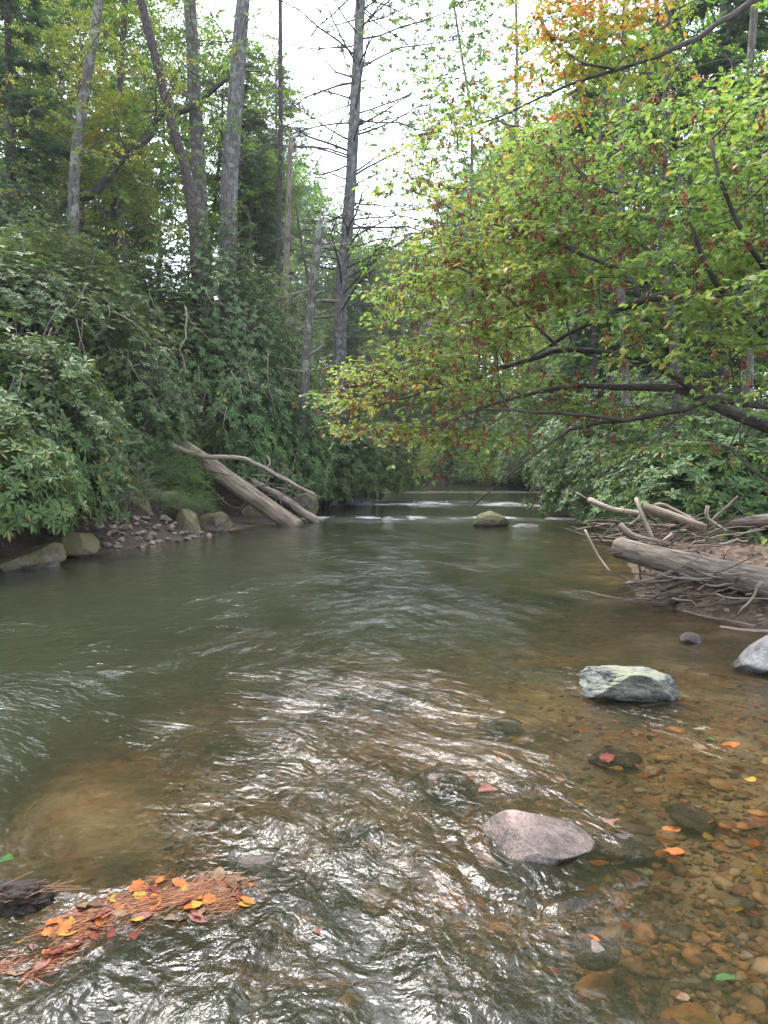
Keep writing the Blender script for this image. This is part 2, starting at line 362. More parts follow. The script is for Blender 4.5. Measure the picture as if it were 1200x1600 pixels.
M['rock_green'] = rockmat('lichen_rock', (.045, .05, .045), (.24, .24, .19), .55, (.20, .20, .12), .05, 9)
M['rock_pink'] = rockmat('pinkish_rock', (.10, .068, .055), (.38, .27, .22), 0, wet=.075, scale=8)
M['rock_grey'] = rockmat('grey_rock', (.09, .085, .08), (.27, .25, .23), .15, wet=.06, scale=6)
M['rock_moss'] = rockmat('mossy_rock', (.045, .034, .024), (.17, .135, .10), 1.25, (.09, .08, .02), .06, 5)
M['rock_stone'] = rockmat('bank_stone', (.07, .048, .036), (.26, .19, .145), .1, (.12, .11, .03), .05, 9)
M['rock_cliff'] = rockmat('pale_cliff', (.20, .17, .16), (.5, .45, .42), .0, wet=-1, scale=1.2)
def cobmat():
    m, N, L = newmat('riverbed_cobble')
    oi = N.new('ShaderNodeObjectInfo'); geo = N.new('ShaderNodeNewGeometry')
    rp = ramp(N, [(0, (.07, .04, .022)), (.25, (.20, .09, .035)), (.5, (.26, .15, .07)), (.7, (.40, .16, .045)), (.85, (.13, .10, .07)), (1, (.34, .22, .13))]); L.new(oi.outputs['Random'], rp.inputs[0])
    n1 = N.new('ShaderNodeTexNoise'); n1.inputs['Scale'].default_value = 22; n1.inputs['Detail'].default_value = 8; L.new(geo.outputs['Position'], n1.inputs[0])
    mx = N.new('ShaderNodeMix'); mx.data_type = 'RGBA'; mx.blend_type = 'OVERLAY'; mx.inputs[0].default_value = .9; L.new(rp.outputs[0], mx.inputs[6]); L.new(n1.outputs['Fac'], mx.inputs[7])
    b = N.new('ShaderNodeBsdfPrincipled'); b.inputs['Roughness'].default_value = .6; L.new(mx.outputs[2], b.inputs['Base Color'])
    o = N.new('ShaderNodeOutputMaterial'); L.new(b.outputs[0], o.inputs[0]); return m
M['cobble'] = cobmat()

def groundmat():
    m, N, L = newmat('ground')
    geo = N.new('ShaderNodeNewGeometry'); sp = N.new('ShaderNodeSeparateXYZ'); L.new(geo.outputs['Position'], sp.inputs[0])
    def noise(s, d=6, r=.6):
        n = N.new('ShaderNodeTexNoise'); n.inputs['Scale'].default_value = s; n.inputs['Detail'].default_value = d; n.inputs['Roughness'].default_value = r; L.new(geo.outputs['Position'], n.inputs[0]); return n
    def mix(f, a, b, bt='MIX'):
        x = N.new('ShaderNodeMix'); x.data_type = 'RGBA'; x.blend_type = bt
        if isinstance(f, float): x.inputs[0].default_value = f
        else: L.new(f, x.inputs[0])
        L.new(a, x.inputs[6]); L.new(b, x.inputs[7]); return x.outputs[2]
    nb = noise(1.1, 5)
    sand = ramp(N, [(.36, (.05, .042, .025)), (.5, (.15, .115, .065)), (.62, (.32, .23, .14))]); L.new(nb.outputs['Fac'], sand.inputs[0])
    vo = N.new('ShaderNodeTexVoronoi'); vo.inputs['Scale'].default_value = 24; L.new(geo.outputs['Position'], vo.inputs[0])
    peb = ramp(N, [(0, (.05, .035, .02)), (.3, (.15, .09, .045)), (.6, (.24, .12, .05)), (.8, (.12, .09, .06)), (1, (.26, .19, .12))]); L.new(vo.outputs['Color'], peb.inputs[0])
    npb = noise(1.7, 3); fp = ramp(N, [(.42, (0, 0, 0)), (.6, (1, 1, 1))]); L.new(npb.outputs['Fac'], fp.inputs[0])
    bed = mix(fp.outputs[0], sand.outputs[0], peb.outputs[0])
    vl = N.new('ShaderNodeTexVoronoi'); vl.inputs['Scale'].default_value = 16; vl.inputs['Randomness'].default_value = 1; L.new(geo.outputs['Position'], vl.inputs[0])
    lit = ramp(N, [(0, (.03, .022, .016)), (.3, (.075, .05, .035)), (.55, (.13, .09, .06)), (.75, (.05, .036, .026)), (1, (.17, .12, .085))]); L.new(vl.outputs['Color'], lit.inputs[0])
    nf = noise(30, 5); lit2 = mix(.6, lit.outputs[0], nf.outputs['Fac'], 'OVERLAY')
    ns = noise(.7, 4); soil = ramp(N, [(.4, (.018, .013, .009)), (.6, (.06, .045, .03))]); L.new(nf.outputs['Fac'], soil.inputs[0])
    fs = ramp(N, [(.45, (0, 0, 0)), (.6, (1, 1, 1))]); L.new(ns.outputs['Fac'], fs.inputs[0])
    # left bank: bare dark soil; right bank: litter
    lf = N.new('ShaderNodeMapRange'); lf.inputs['From Min'].default_value = -1; lf.inputs['From Max'].default_value = 2;  L.new(sp.outputs['X'], lf.inputs[0])
    fm = N.new('ShaderNodeMath'); fm.operation = 'MAXIMUM'; fh = N.new('ShaderNodeMath'); fh.operation = 'MULTIPLY'; L.new(fs.outputs[0], fh.inputs[0]); fh.inputs[1].default_value = .3; L.new(fh.outputs[0], fm.inputs[0]); L.new(lf.outputs[0], fm.inputs[1])
    land = mix(fm.outputs[0], soil.outputs[0], lit2)
    fz = N.new('ShaderNodeMapRange'); fz.inputs['From Min'].default_value = -.04; fz.inputs['From Max'].default_value = .02; L.new(sp.outputs['Z'], fz.inputs[0])
    wetland = mix(fz.outputs[0], bed, land)
    b = N.new('ShaderNodeBsdfPrincipled'); b.inputs['Roughness'].default_value = .9; b.inputs['Specular IOR Level'].default_value = .2; L.new(wetland, b.inputs['Base Color'])
    bp = N.new('ShaderNodeBump'); bp.inputs['Strength'].default_value = .9; bp.inputs['Distance'].default_value = .03; L.new(mix(.5, vl.outputs['Distance'], nf.outputs['Fac']), bp.inputs['Height']); L.new(bp.outputs[0], b.inputs['Normal'])
    o = N.new('ShaderNodeOutputMaterial'); L.new(b.outputs[0], o.inputs[0]); return m
M['ground'] = groundmat()

def watermat():
    m, N, L = newmat('river_water')
    def attr(n):
        a = N.new('ShaderNodeAttribute'); a.attribute_name = n; return a
    fl = attr('flow'); ro = attr('rough'); de = attr('depth'); fo = attr('foam')
    def noise(sc_, det, s3=(1, 1, 1), dist=0.0, rg=.55, ty=None):
        mp = N.new('ShaderNodeMapping'); mp.inputs['Scale'].default_value = s3; L.new(fl.outputs['Vector'], mp.inputs[0])
        n = N.new('ShaderNodeTexNoise'); n.inputs['Scale'].default_value = sc_; n.inputs['Detail'].default_value = det; n.inputs['Distortion'].default_value = dist; n.inputs['Roughness'].default_value = rg
        L.new(mp.outputs[0], n.inputs[0]); return n.outputs['Fac']
    def math_(op, a, b=None, c=None):
        x = N.new('ShaderNodeMath'); x.operation = op
        for i, v in enumerate((a, b, c)):
            if v is None: continue
            if isinstance(v, (int, float)): x.inputs[i].default_value = v
            else: L.new(v, x.inputs[i])
        return x.outputs[0]
    a = noise(3.6, 3, (1, .7, 1), .7)
    b_ = noise(11, 3, (1, .5, 1), .9)
    c_ = noise(30, 3, (1, .7, 1), .5)
    h = math_('MULTIPLY_ADD', a, .055, math_('MULTIPLY_ADD', b_, .021, math_('MULTIPLY', c_, .0115)))
    h = math_('MULTIPLY', h, ro.outputs['Fac'])
    bp = N.new('ShaderNodeBump'); bp.inputs['Strength'].default_value = 1; bp.inputs['Distance'].default_value = 1.0; L.new(h, bp.inputs['Height'])
    gl = N.new('ShaderNodeBsdfGlossy'); gl.inputs['Roughness'].default_value = .07; gl.inputs['Color'].default_value = (1, 1, 1, 1); L.new(bp.outputs[0], gl.inputs['Normal'])
    bp2 = N.new('ShaderNodeBump'); bp2.inputs['Strength'].default_value = 1; bp2.inputs['Distance'].default_value = .5; L.new(h, bp2.inputs['Height'])
    rf = N.new('ShaderNodeBsdfRefraction'); rf.inputs['IOR'].default_value = 1.33; rf.inputs['Roughness'].default_value = 0.0; rf.inputs['Color'].default_value = (.90, .86, .72, 1); L.new(bp2.outputs[0], rf.inputs['Normal'])
    df = N.new('ShaderNodeBsdfDiffuse'); df.inputs['Color'].default_value = (.024, .026, .014, 1)
    mu = math_('SUBTRACT', 1.0, math_('POWER', 2.718, math_('MULTIPLY', math_('MULTIPLY', de.outputs['Fac'], math_('MULTIPLY_ADD', de.outputs['Fac'], 5.5, 1.0)), -1.0)))
    m1 = N.new('ShaderNodeMixShader'); L.new(mu, m1.inputs[0]); L.new(rf.outputs[0], m1.inputs[1]); L.new(df.outputs[0], m1.inputs[2])
    fr = N.new('ShaderNodeFresnel'); fr.inputs['IOR'].default_value = 1.33; L.new(bp.outputs[0], fr.inputs['Normal'])
    m2 = N.new('ShaderNodeMixShader'); L.new(fr.outputs[0], m2.inputs[0]); L.new(m1.outputs[0], m2.inputs[1]); L.new(gl.outputs[0], m2.inputs[2])
    fd = N.new('ShaderNodeBsdfDiffuse'); fd.inputs['Color'].default_value = (.7, .72, .75, 1)
    fn = noise(16, 6, (.45, 1.2, 1), .6); ff = math_('MULTIPLY', math_('SMOOTH_MIN', 1.0, math_('MAXIMUM', 0, math_('MULTIPLY', math_('SUBTRACT', math_('MULTIPLY_ADD', fo.outputs['Fac'], .5, fn), .82), 9)), .2), .38)
    m3 = N.new('ShaderNodeMixShader'); L.new(ff, m3.inputs[0]); L.new(m2.outputs[0], m3.inputs[1]); L.new(fd.outputs[0], m3.inputs[2])
    o = N.new('ShaderNodeOutputMaterial'); L.new(m3.outputs[0], o.inputs[0]); return m
M['water'] = watermat()

# ------------------------------------------------------------------ terrain and water sheets
def axis(pts):
    """pts: list of (start, spacing) with last (end,) -> coordinates"""
    o = []
    for (a, s), (b, _) in zip(pts[:-1], pts[1:]):
        n = max(2, int(round(abs(b - a) / s))); o.append(np.linspace(a, b, n, endpoint=False))
    o.append(np.array([pts[-1][0]])); return np.concatenate(o)
def grid(xs, ys):
    X, Y = np.meshgrid(xs, ys); nx, ny = len(xs), len(ys)
    i = np.arange(ny - 1)[:, None] * nx; j = np.arange(nx - 1)[None]
    q = np.stack([i + j, i + j + 1, i + nx + j + 1, i + nx + j], -1).reshape(-1, 4)
    return X.ravel(), Y.ravel(), q
xs = axis([(-400, 40), (-120, 8), (-40, 1.2), (-16, .3), (-8, .08), (7, .3), (16, 1.2), (40, 8), (120, 40), (400, 0)])
ys = axis([(-200, 30), (-30, 3), (-6, .3), (0, .07), (22, .16), (40, .5), (80, 3), (150, 40), (500, 0)])
X, Y, q = grid(xs, ys)
Z = terrain(X, Y)
tag(mk('ground', np.stack([X, Y, Z], 1), [q], M['ground']), kind='structure')

RCTRL = [(60,1000,.42),(60,1130,.3),(100,1250,.1),(200,1330,.1),(350,1250,.5),(300,1050,.5),(450,1000,.4),(550,1100,1.),(600,1200,1.),(480,1300,.95),(700,1150,.9),(800,1180,1.),(760,1000,.5),
         (850,900,.4),(620,880,.7),(640,950,.75),(600,1010,.7),(700,1060,.7),(540,950,.5),(600,850,.6),(300,900,.42),(950,1000,.3),(870,1030,.5),(1000,1150,.5),(1100,1230,.35),(950,1250,.6),(1100,1350,.10),(1000,1500,.15),(1150,1550,.10),(850,1450,.6),(700,1400,.8),
         (700,1550,.95),(400,1550,.95),(200,1550,.8),(60,1590,.8),(500,1450,.95),(800,1360,.9),(900,1560,.4),(500,850,.36),(900,850,.36),(150,1420,.4),(1250,1200,.2),(600,1750,.9),(1200,1750,.2),(-100,1250,.15),(-100,900,.3)]
def rough_at(x, y):
    """how agitated the river surface is at places along the reach"""
    c = np.array([(*G(a, b)[:2], v) for a, b, v in RCTRL]); yy = np.clip(y, 1.2, 200)
    num = 0; den = 0
    for a, b, v in c:
        d2 = ((x - a) / (.12 * b + .08)) ** 2 + (np.log(yy / b) / .11) ** 2
        w = 1 / (d2 + .25) ** 2; num = num + w * v; den = den + w
    r = num / den
    r = np.where(y > 11, np.clip((20 - y) / 9, 0, 1) * r + np.clip((y - 11) / 9, 0, 1) * .3, r)
    r = r * (1 + .75 * fbm(x * 1.1 + y * .3, y * .45 - x * .2, 31, 4))
    riff = 1.2 * np.exp(-((y - 21 - .5 * n2(x, y * 0, 5)) / 1.3) ** 2) + 1.0 * np.exp(-((y - 29.5) / 2.6) ** 2) + .4 * np.exp(-((y - 40) / 3.) ** 2)
    return np.clip(r + riff, .05, 1.5)
def build_water():
    yy = [];
    y = -6.0
    while y < 1.2: yy.append(y); y += .12
    while y < 78: yy.append(y); y *= 1.0046
    yy = np.array(yy); t = np.linspace(-1, 1, 760)
    h = np.maximum(8.5, yy * .9 + 5)
    Xw = h[:, None] * (.26 * t + .74 * t ** 3)[None]; Yw = yy[:, None] + 0 * Xw
    ny, nx = Xw.shape
    i = np.arange(ny - 1)[:, None] * nx; j = np.arange(nx - 1)[None]
    q = np.stack([i + j, i + j + 1, i + nx + j + 1, i + nx + j], -1).reshape(-1, 4)
    x = Xw.ravel(); y = Yw.ravel()
    T = terrain(x, y); dep = np.clip(-T, 0, 2)
    ro = rough_at(x, y)
    # flow coordinates: current runs towards the camera, swinging to the left in the foreground
    sw = .75 * np.clip((5.5 - y) / 4, 0, 1.3)
    wx = .10 * fbm(x * 1.1, y * .9, 41, 3); wy = .10 * fbm(x * 1.1, y * .9, 45, 3)
    u = x * np.cos(sw) - y * np.sin(sw) + wx; v = x * np.sin(sw) + y * np.cos(sw) + wy
    z = np.zeros_like(x)
    res = np.maximum(.012, y * .0075)      # do not add waves finer than the sheet can carry
    for lam, amp, an, sd in ((.85, .016, .7, 51), (.42, .011, .6, 52), (.2, .007, .5, 53), (.1, .0035, .55, 54), (.055, .0016, .6, 56)):
        nn = n2(u / lam, v * an / lam, sd) + .5 * n2(u * 1.7 / lam + 4, v * an * 1.7 / lam, sd + 20)
        rid = (1 - 2 * np.abs(nn)) if lam < .5 else nn
        z += amp * rid * np.clip(lam / res / 5 - .4, 0, 1)
    z *= 1.1 * np.clip(ro, 0, 1.1) ** 1.2
    # wake around the emergent stones
    for (sx, sy, sr, hh) in WAKES:
        du = (x - sx); dv = (y - sy); d = np.sqrt(du ** 2 + dv ** 2) + 1e-6
        z += hh * np.exp(-((d - sr) / (.35 * sr)) ** 2) * (.5 + .5 * np.sin(14 * d / sr + 3 * n2(x * 6, y * 6, 61)))
    foam = 1.25 * np.exp(-((y - 21.3) / .9) ** 2) * np.clip(.5 + fbm(x * .8, y * .5, 71, 3), 0, 1) + 1.2 * np.exp(-((y - 29) / 2.4) ** 2) * np.clip(.5 + fbm(x * .4, y * .3, 72, 3), 0, 1) + .6 * np.exp(-((y - 41) / 2.5) ** 2)
    o = mk('water', np.stack([x, y, z], 1), [q], M['water'], None, True,
           {"flow": np.stack([u, v, 0 * u], 1), "rough": ro, "depth": dep * (1 + .0 * x), "foam": foam})
    return tag(o, kind='structure')
g1 = G(990, 1108); g2 = G(850, 1345); g3 = G(772, 822)
WAKES = [(g1[0], g1[1] + .1, .34, .006), (g2[0], g2[1] + .05, .32, .010), (g3[0], g3[1] + .2, .6, .02)]
build_water()

# ------------------------------------------------------------------ rocks
import bmesh
_ico = {}
def ico(n):
    if n not in _ico:
        bm = bmesh.new(); bmesh.ops.create_icosphere(bm, subdivisions=n, radius=1)
        v = np.array([x.co[:] for x in bm.verts]); f = np.array([[a.index for a in p.verts] for p in bm.faces]); bm.free(); _ico[n] = (v, f)
    return _ico[n]
def rock_geo(seed, dim=(1, 1, 1), cuts=9, depth=(.55, .9), rough=.06, sub=5, planes=None, strata=0):
    v, f = ico(sub); v = v.copy(); r = np.random.default_rng(seed)
    for k in range(cuts):
        n = nrm(r.normal(size=3)); d = r.uniform(*depth)
        s = v @ n; over = s > d; v[over] -= np.outer(s[over] - d, n) * .93
    for n, d in (planes or []):
        n = nrm(np.array(n, float)); s = v @ n; over = s > d; v[over] -= np.outer(s[over] - d, n) * .97
    q = v * 1.7 + seed * 3.3
    dn = n3(q, 1) * .5 + n3(q * 2.3, 2) * .28 + n3(q * 5, 3) * .16 + n3(q * 11, 4) * .09 + n3(q * 23, 5) * .04
    v = v * (1 + rough * dn[:, None] * 2)
    if strata:
        h = v @ nrm(np.array([.35, .2, 1.])) * 5 + n3(v * 2.2, 7) * 1.2; st = np.abs((h % 1) - .5) * 2
        hh = v @ nrm(np.array([1., .3, -.5])) * 3.1 + n3(v * 3, 8); s2 = np.abs((hh % 1) - .5) * 2
        v = v * (1 - strata * (np.clip(1 - st * 2.2, 0, 1) + .8 * np.clip(1 - s2 * 3, 0, 1)))[:, None]
    return v * np.array(dim), f
def rock(name, seed, loc, dim, mat, rz=0, label=None, group=None, tilt=(0, 0), cat='rock', **kw):
    v, f = rock_geo(seed, dim, **kw)
    o = mk(name, v, [f], M[mat]); o.location = loc; o.rotation_euler = (tilt[0], tilt[1], rz)
    return tag(o, label, cat, group)
# angular lichen slab
b = G(993, 1100)
rock('boulder', 3, (b[0], b[1] + .12, .075), (.36, .24, .19), 'rock_green', -.05, 'angular grey green boulder with flat lichened top standing in the shallows', cat='boulder', tilt=(-.06, .03), cuts=14, depth=(.6, .85), rough=.095, sub=6, strata=.03, planes=[((0, 0, 1), .55), ((.1, -1, -.35), .5), ((-.9, -.5, .5), .68), ((.8, -.6, .1), .7), ((0, -.5, -1), .5)])
b = G(850, 1330)
rock('boulder', 12, (b[0] - .01, b[1] + .07, -.005), (.235, .20, .125), 'rock_pink', -.25, 'smooth pinkish boulder with water curling round its foot near the camera', cat='boulder', cuts=4, depth=(.7, .9), rough=.035, planes=[((.5, -.1, 1), .50), ((-.8, -.5, .5), .72)])
b = G(975, 1318)
rock('boulder', 14, (b[0], b[1] + .02, -.045), (.17, .11, .055), 'rock_pink', -.1, 'low dark wet stone just breaking the surface beside the pinkish boulder', cat='boulder', cuts=5, rough=.04)
b = G(1200, 1050)
rock('boulder', 21, (b[0] + .1, b[1] + .1, .07), (.34, .26, .17), 'rock_grey', .3, 'smooth grey boulder cut off by the edge of the picture in the shallows', cat='boulder', cuts=8, depth=(.6, .85), rough=.035)
b = G(1082, 1005)
rock('stone', 23, (b[0], b[1] + .05, .015), (.10, .08, .065), 'rock_stone', .5, 'small pointed grey stone in the shallows below the driftwood', cat='stone', cuts=8, rough=.05)
b = G(768, 824)
rock('boulder', 31, (b[0], b[1] + .3, .12), (.45, .36, .26), 'rock_moss', .1, 'moss topped boulder standing alone in midstream', cat='boulder', cuts=6, depth=(.65, .9), rough=.06)
b = G(815, 824)
rock('stone', 33, (b[0] + .1, b[1] + .2, .0), (.42, .25, .07), 'rock_grey', .1, 'low flat grey stone just above water beside the mossy midstream boulder', cat='stone', cuts=6, rough=.05)
b = G(1180, 965)
rock('boulder', 35, (b[0] + .3, b[1] + .1, .0), (.55, .35, .17), 'rock_grey', .1, 'flat sandy grey stone at the water edge under the thick log', cat='boulder', cuts=5, rough=.03)
b = G(1020, 915)
rock('boulder', 36, (b[0] + .2, b[1] + .15, -.02), (.35, .25, .10), 'rock_stone', .5, 'low brown stone beneath the free end of the thick log', cat='boulder', cuts=5, rough=.03)
# left bank stones
big = [(35, 878, 11.0, 70, 22, 'rock_moss', 41, 'mossy ledge of rock low at the water edge by the rhododendron'),
       (95, 850, 12.2, 55, 30, 'rock_moss', 42, 'dark mossy rock behind the low ledge under hanging rhododendron leaves'),
       (168, 846, 14.0, 26, 17, 'rock_moss', 43, 'squat dark stone with moss patch at the left end of the stone heap'),
       (135, 822, 14.6, 42, 30, 'rock_moss', 51, 'shaded rock in the bank under the rhododendron leaves'),
       (205, 800, 16.0, 44, 33, 'rock_moss', 44, 'large flat faced rock slab leaning on the bank above the stone heap'),
       (258, 800, 16.6, 46, 33, 'rock_moss', 45, 'bulky moss covered rock in the middle of the left bank'),
       (294, 820, 15.9, 20, 24, 'rock_moss', 46, 'upright mossy rock with pale wet foot at the end of the stone heap'),
       (335, 818, 16.8, 36, 18, 'rock_moss', 47, 'sloping mossy slab running into water between stone heap and fallen log'),
       (400, 800, 20.5, 30, 18, 'rock_moss', 48, 'dark mossy rock in the shade beneath the leaning fallen log'),
       (478, 785, 21.5, 26, 24, 'rock_moss', 49, 'mossy rock at water edge behind the foot of the fallen log'),
       (545, 780, 27.0, 50, 14, 'rock_grey', 50, 'grey ledge at the water edge under the far rhododendron')]
for k in range(12):
    Y = R.choice([21.2, 29, 30]) + R.uniform(-.5, .5); x = R.uniform(-1.5, 6); a = R.uniform(.08, .22)
    rock('stone', 500 + k, (x, Y, -a * .15), (a, a * .8, a * .45), 'rock_grey', k, 'small dark wet stone breaking the water in the midstream riffle', 'stones in the midstream riffle', cat='stone', sub=3, cuts=7)
for px, py, Y, hw, hh, mt, sd_, lb in big:
    g = P(px, py, Y); a = hw / F * Y * 1.15; c_ = hh / F * Y * 1.25
    rock('rock', sd_, (g[0], g[1] + a * .3, g[2] - c_ * .12), (a, a * .75, c_), mt, .2 * math.sin(sd_), lb, cat='rock', tilt=(.15 * math.sin(sd_ * 2), .2 * math.cos(sd_)), cuts=14, depth=(.45, .8), rough=.07)
tiny = [rock_geo(100 + k, (1, .8, .6), cuts=9, depth=(.5, .8), rough=.05, sub=3) for k in range(6)]
tmesh = []
for k, (v, f) in enumerate(tiny):
    o = mk('stone', v, [f], M['rock_stone'], smooth=False); tmesh.append(o.data); bpy.data.objects.remove(o)
def inst(name, me, loc, rot, scale, label, cat, group, kind=None):
    o = bpy.data.objects.new(name, me); C.objects.link(o); o.location = loc; o.rotation_euler = rot; o.scale = scale
    return tag(o, label, cat, group, kind)
for k in range(120):
    Y = R.uniform(13.3, 16.4); d = R.uniform(-.25, 1.1); s = R.uniform(.03, .11) * (1 if R.random() < .88 else 1.5)
    g = (float(np.interp(Y, LB[:, 0], LB[:, 1])) - d + .1, Y); z = max(tz(*g), -.03) + R.uniform(0, .10) * max(0, 1 - abs(d - .5))
    inst('stone', R.choice(tmesh), (g[0], g[1] , z + s * .15), (R.uniform(-.4, .4), R.uniform(-.4, .4), R.uniform(0, 6)), (s, s * R.uniform(.7, 1.2), s * R.uniform(.7, 1.1)), 'pale brown broken stone in the heap at the foot of the left bank', 'stone', 'stones heaped at the foot of the left bank')
# cobbles on the bed at the right and through the foreground
cmesh = []
for k in range(6):
    v, f = rock_geo(200 + k, (1, .8, .5), cuts=4, depth=(.65, .9), rough=.04, sub=3)
    o = mk('cobble', v, [f], M['cobble']); cmesh.append(o.data); bpy.data.objects.remove(o)
cnt = 0; placed = []
while cnt < 270:
    if cnt < 190: px, py = R.uniform(760, 1260), 1130 + 500 * R.random() ** .8
    else: px, py = R.uniform(300, 1200), R.uniform(1090, 1620)
    g = G(px, py); z = tz(g[0], g[1])
    s = R.uniform(.022, .06) * (1.0 if R.random() < .85 else 1.7)
    if any((g[0] - a) ** 2 + (g[1] - b) ** 2 < (.75 * (s + c)) ** 2 for a, b, c in placed): s *= .6
    placed.append((g[0], g[1], s)); cnt += 1
    inst('cobble', R.choice(cmesh), (g[0], g[1], z + s * .12), (R.uniform(-.3, .3), R.uniform(-.3, .3), R.uniform(0, 6)), (s, s * R.uniform(.8, 1.1), s * R.uniform(.7, 1.1)), 'rounded brown cobble lying on the shallow riverbed under clear water', 'cobble', 'cobbles on the shallow riverbed')
for k, (px, py, a, zz) in enumerate([(700, 1570, .16, -.05), (520, 1395, .12, -.05), (690, 1215, .17, -.06), (960, 1180, .16, -.06), (560, 1300, .13, -.05), (610, 1480, .15, -.06), (830, 1520, .16, -.06), (400, 1330, .15, -.06), (930, 1480, .10, -.03), (330, 1560, .13, -.06), (780, 1130, .14, -.05), (1080, 1270, .13, -.05), (470, 1560, .12, -.05)]):
    g = G(px, py); rock('stone', 400 + k, (g[0], g[1], zz), (a, a * .75, a * .4), ['rock_pink', 'rock_stone'][k % 2], k * 1.3, 'reddish stone lying under the rippled foreground water', 'stones under the foreground ripples', cat='stone', cuts=6, rough=.04, sub=4)
# gravel (uncountable)
def gravel():
    v, f = rock_geo(300, (1, .8, .55), cuts=5, rough=.03, sub=1)
    n = 10000; px = rng.uniform(250, 1400, n); py = rng.uniform(1040, 1650, n)
    gg = np.array([G(a, b) for a, b in zip(px, py)]); z = terrain(gg[:, 0], gg[:, 1])
    s = .007 + .024 * rng.random(n) ** 2.2; th = rng.uniform(0, 6.28, n)
    V = v[None] * s[:, None, None]; c, d = np.cos(th)[:, None], np.sin(th)[:, None]
    V = np.stack([V[..., 0] * c - V[..., 1] * d, V[..., 0] * d + V[..., 1] * c, V[..., 2]], -1)
    V += np.stack([gg[:, 0], gg[:, 1], z + s * .2], 1)[:, None]
    ff = (f[None] + (np.arange(n) * len(v))[:, None, None]).reshape(-1, 3)
    m = leafmat('gravel_stone', [(.05, .03, .018), (.15, .08, .04), (.32, .14, .045), (.12, .09, .06), (.34, .22, .13)], 0, .6, .3, 0)
    o = mk('gravel', V.reshape(-1, 3), [ff], m, None, True, {"tint": np.repeat(rng.random(n), len(v))})
    tag(o, 'fine brown gravel between the cobbles on the riverbed', 'gravel', None, 'stuff')
gravel()

# ------------------------------------------------------------------ plants: builders
def grow(mains, centres, r_twig=.006, nseg=5, arch=.12, rmax=None, seed=0, nbias=0.25, gamma=2.3):
    """mains: list of (points, r0, r1). Every centre is joined to the nearest wood; radii follow the number of twigs carried."""
    r = np.random.default_rng(seed)
    nodes = []; root = np.array(mains[0][0][0], float); W = Wood()
    for pts, r0, r1 in mains:
        L = np.linalg.norm(np.diff(np.asarray(pts, float), axis=0), axis=1).sum()
        n = max(4, int(L / .25)); p = smooth_path(pts, n)
        p[1:-1] += r.normal(0, .012 * min(1, L / 4), (n - 2, 3)) * .8
        rad = r0 + (r1 - r0) * np.linspace(0, 1, n) ** .8
        W.tube(p, rad, 10 if r0 > .12 else 7, .12, True)
        nodes.append(np.c_[p, rad])
    M_ = np.concatenate(nodes); nm = len(M_)
    cap = nm + len(centres) * nseg + 1
    pos = np.zeros((cap, 3)); pos[:nm] = M_[:, :3]; mrad = M_[:, 3]
    par = np.full(cap, -1); cntc = np.zeros(cap); n = nm
    c = np.asarray(centres, float)
    dm = np.array([np.min(((M_[:, :3] - q) ** 2).sum(1)) for q in c]); order = np.argsort(dm)
    ends = np.zeros((len(c), 3)); segs = []
    droot = np.zeros(cap); droot[:nm] = np.linalg.norm(M_[:, :3] - root, axis=1)
    for idx in order:
        q = c[idx]; d = np.sqrt(((pos[:n] - q) ** 2).sum(1)); k = int(np.argmin(d + nbias * np.abs(droot[:n] - droot[:n].min()) * 0 + nbias * np.maximum(0, droot[:n] - np.linalg.norm(q - root))))
        A = pos[k]; L = d[k]; t = np.linspace(0, 1, nseg + 1)[1:, None]
        side = r.normal(size=3) * .08 * L
        p = A * (1 - t) + q * t + (side + np.array([0, 0, arch * L])) * (4 * t * (1 - t)) * .6
        ids = np.arange(n, n + nseg); pos[ids] = p; par[ids[0]] = k; par[ids[1:]] = ids[:-1]
        droot[ids] = droot[k] + L * t[:, 0]
        segs.append((k, ids)); ends[idx] = p[-1] - (p[-2] if nseg > 1 else A); n += nseg
    for k, ids in reversed(segs):
        cntc[ids] += 1
        # carried twigs accumulate towards the parent
        cntc[ids[::-1]] = np.maximum.accumulate(cntc[ids[::-1]])
        if k >= nm: cntc[k] += cntc[ids[0]]
    for k, ids in segs:
        pr = mrad[k] if k < nm else r_twig * cntc[k] ** (1 / gamma)
        rr = r_twig * np.maximum(cntc[ids], 1) ** (1 / gamma)
        rr = np.minimum(rr, pr * .8)
        W.tube(np.vstack([pos[k], pos[ids]]), np.r_[rr[0], rr], 4 if rr[0] < .02 else 6, 0, False)
    return W, c, nrm(ends)

def sprays(fol, wood, c, d, tm, ntw, nlf, L, leaf, tintf, flat=.45, droop=.15, r=None, twig_r=.0022, leafjit=.35, upbias=1.0):
    """sprays of side twigs with leaves at every twig end c pointing along d"""
    n = len(c)
    C_ = np.repeat(c, ntw, 0); D = np.repeat(d, ntw, 0) + r.normal(size=(n * ntw, 3)) * np.array([.75, .75, flat])
    D = nrm(D * np.array([1, 1, .6])); Ls = L * r.uniform(.5, 1.15, n * ntw)
    E = C_ + D * Ls[:, None] - np.array([0, 0, 1.]) * (droop * Ls)[:, None]
    if wood is not None: wood.prisms(C_, E, twig_r, twig_r * .4)
    t = r.uniform(.12, 1.05, (n * ntw, nlf)); side = np.where(np.arange(nlf) % 2, 1, -1)[None, :, None]
    Dn = nrm(E - C_); S = nrm(np.cross(Dn, np.array([0, 0, 1.])))
    pos = C_[:, None] + (E - C_)[:, None] * t[..., None]
    al = Dn[:, None] * .75 + S[:, None] * side * .85 + r.normal(size=pos.shape) * leafjit + np.array([0, 0, -.15])
    no = np.array([0, 0, upbias]) + r.normal(size=pos.shape) * .38
    m = pos.reshape(-1, 3)
    fol.add(tm, m, al.reshape(-1, 3), no.reshape(-1, 3), leaf * r.uniform(.65, 1.2, len(m)), tintf(m, r))
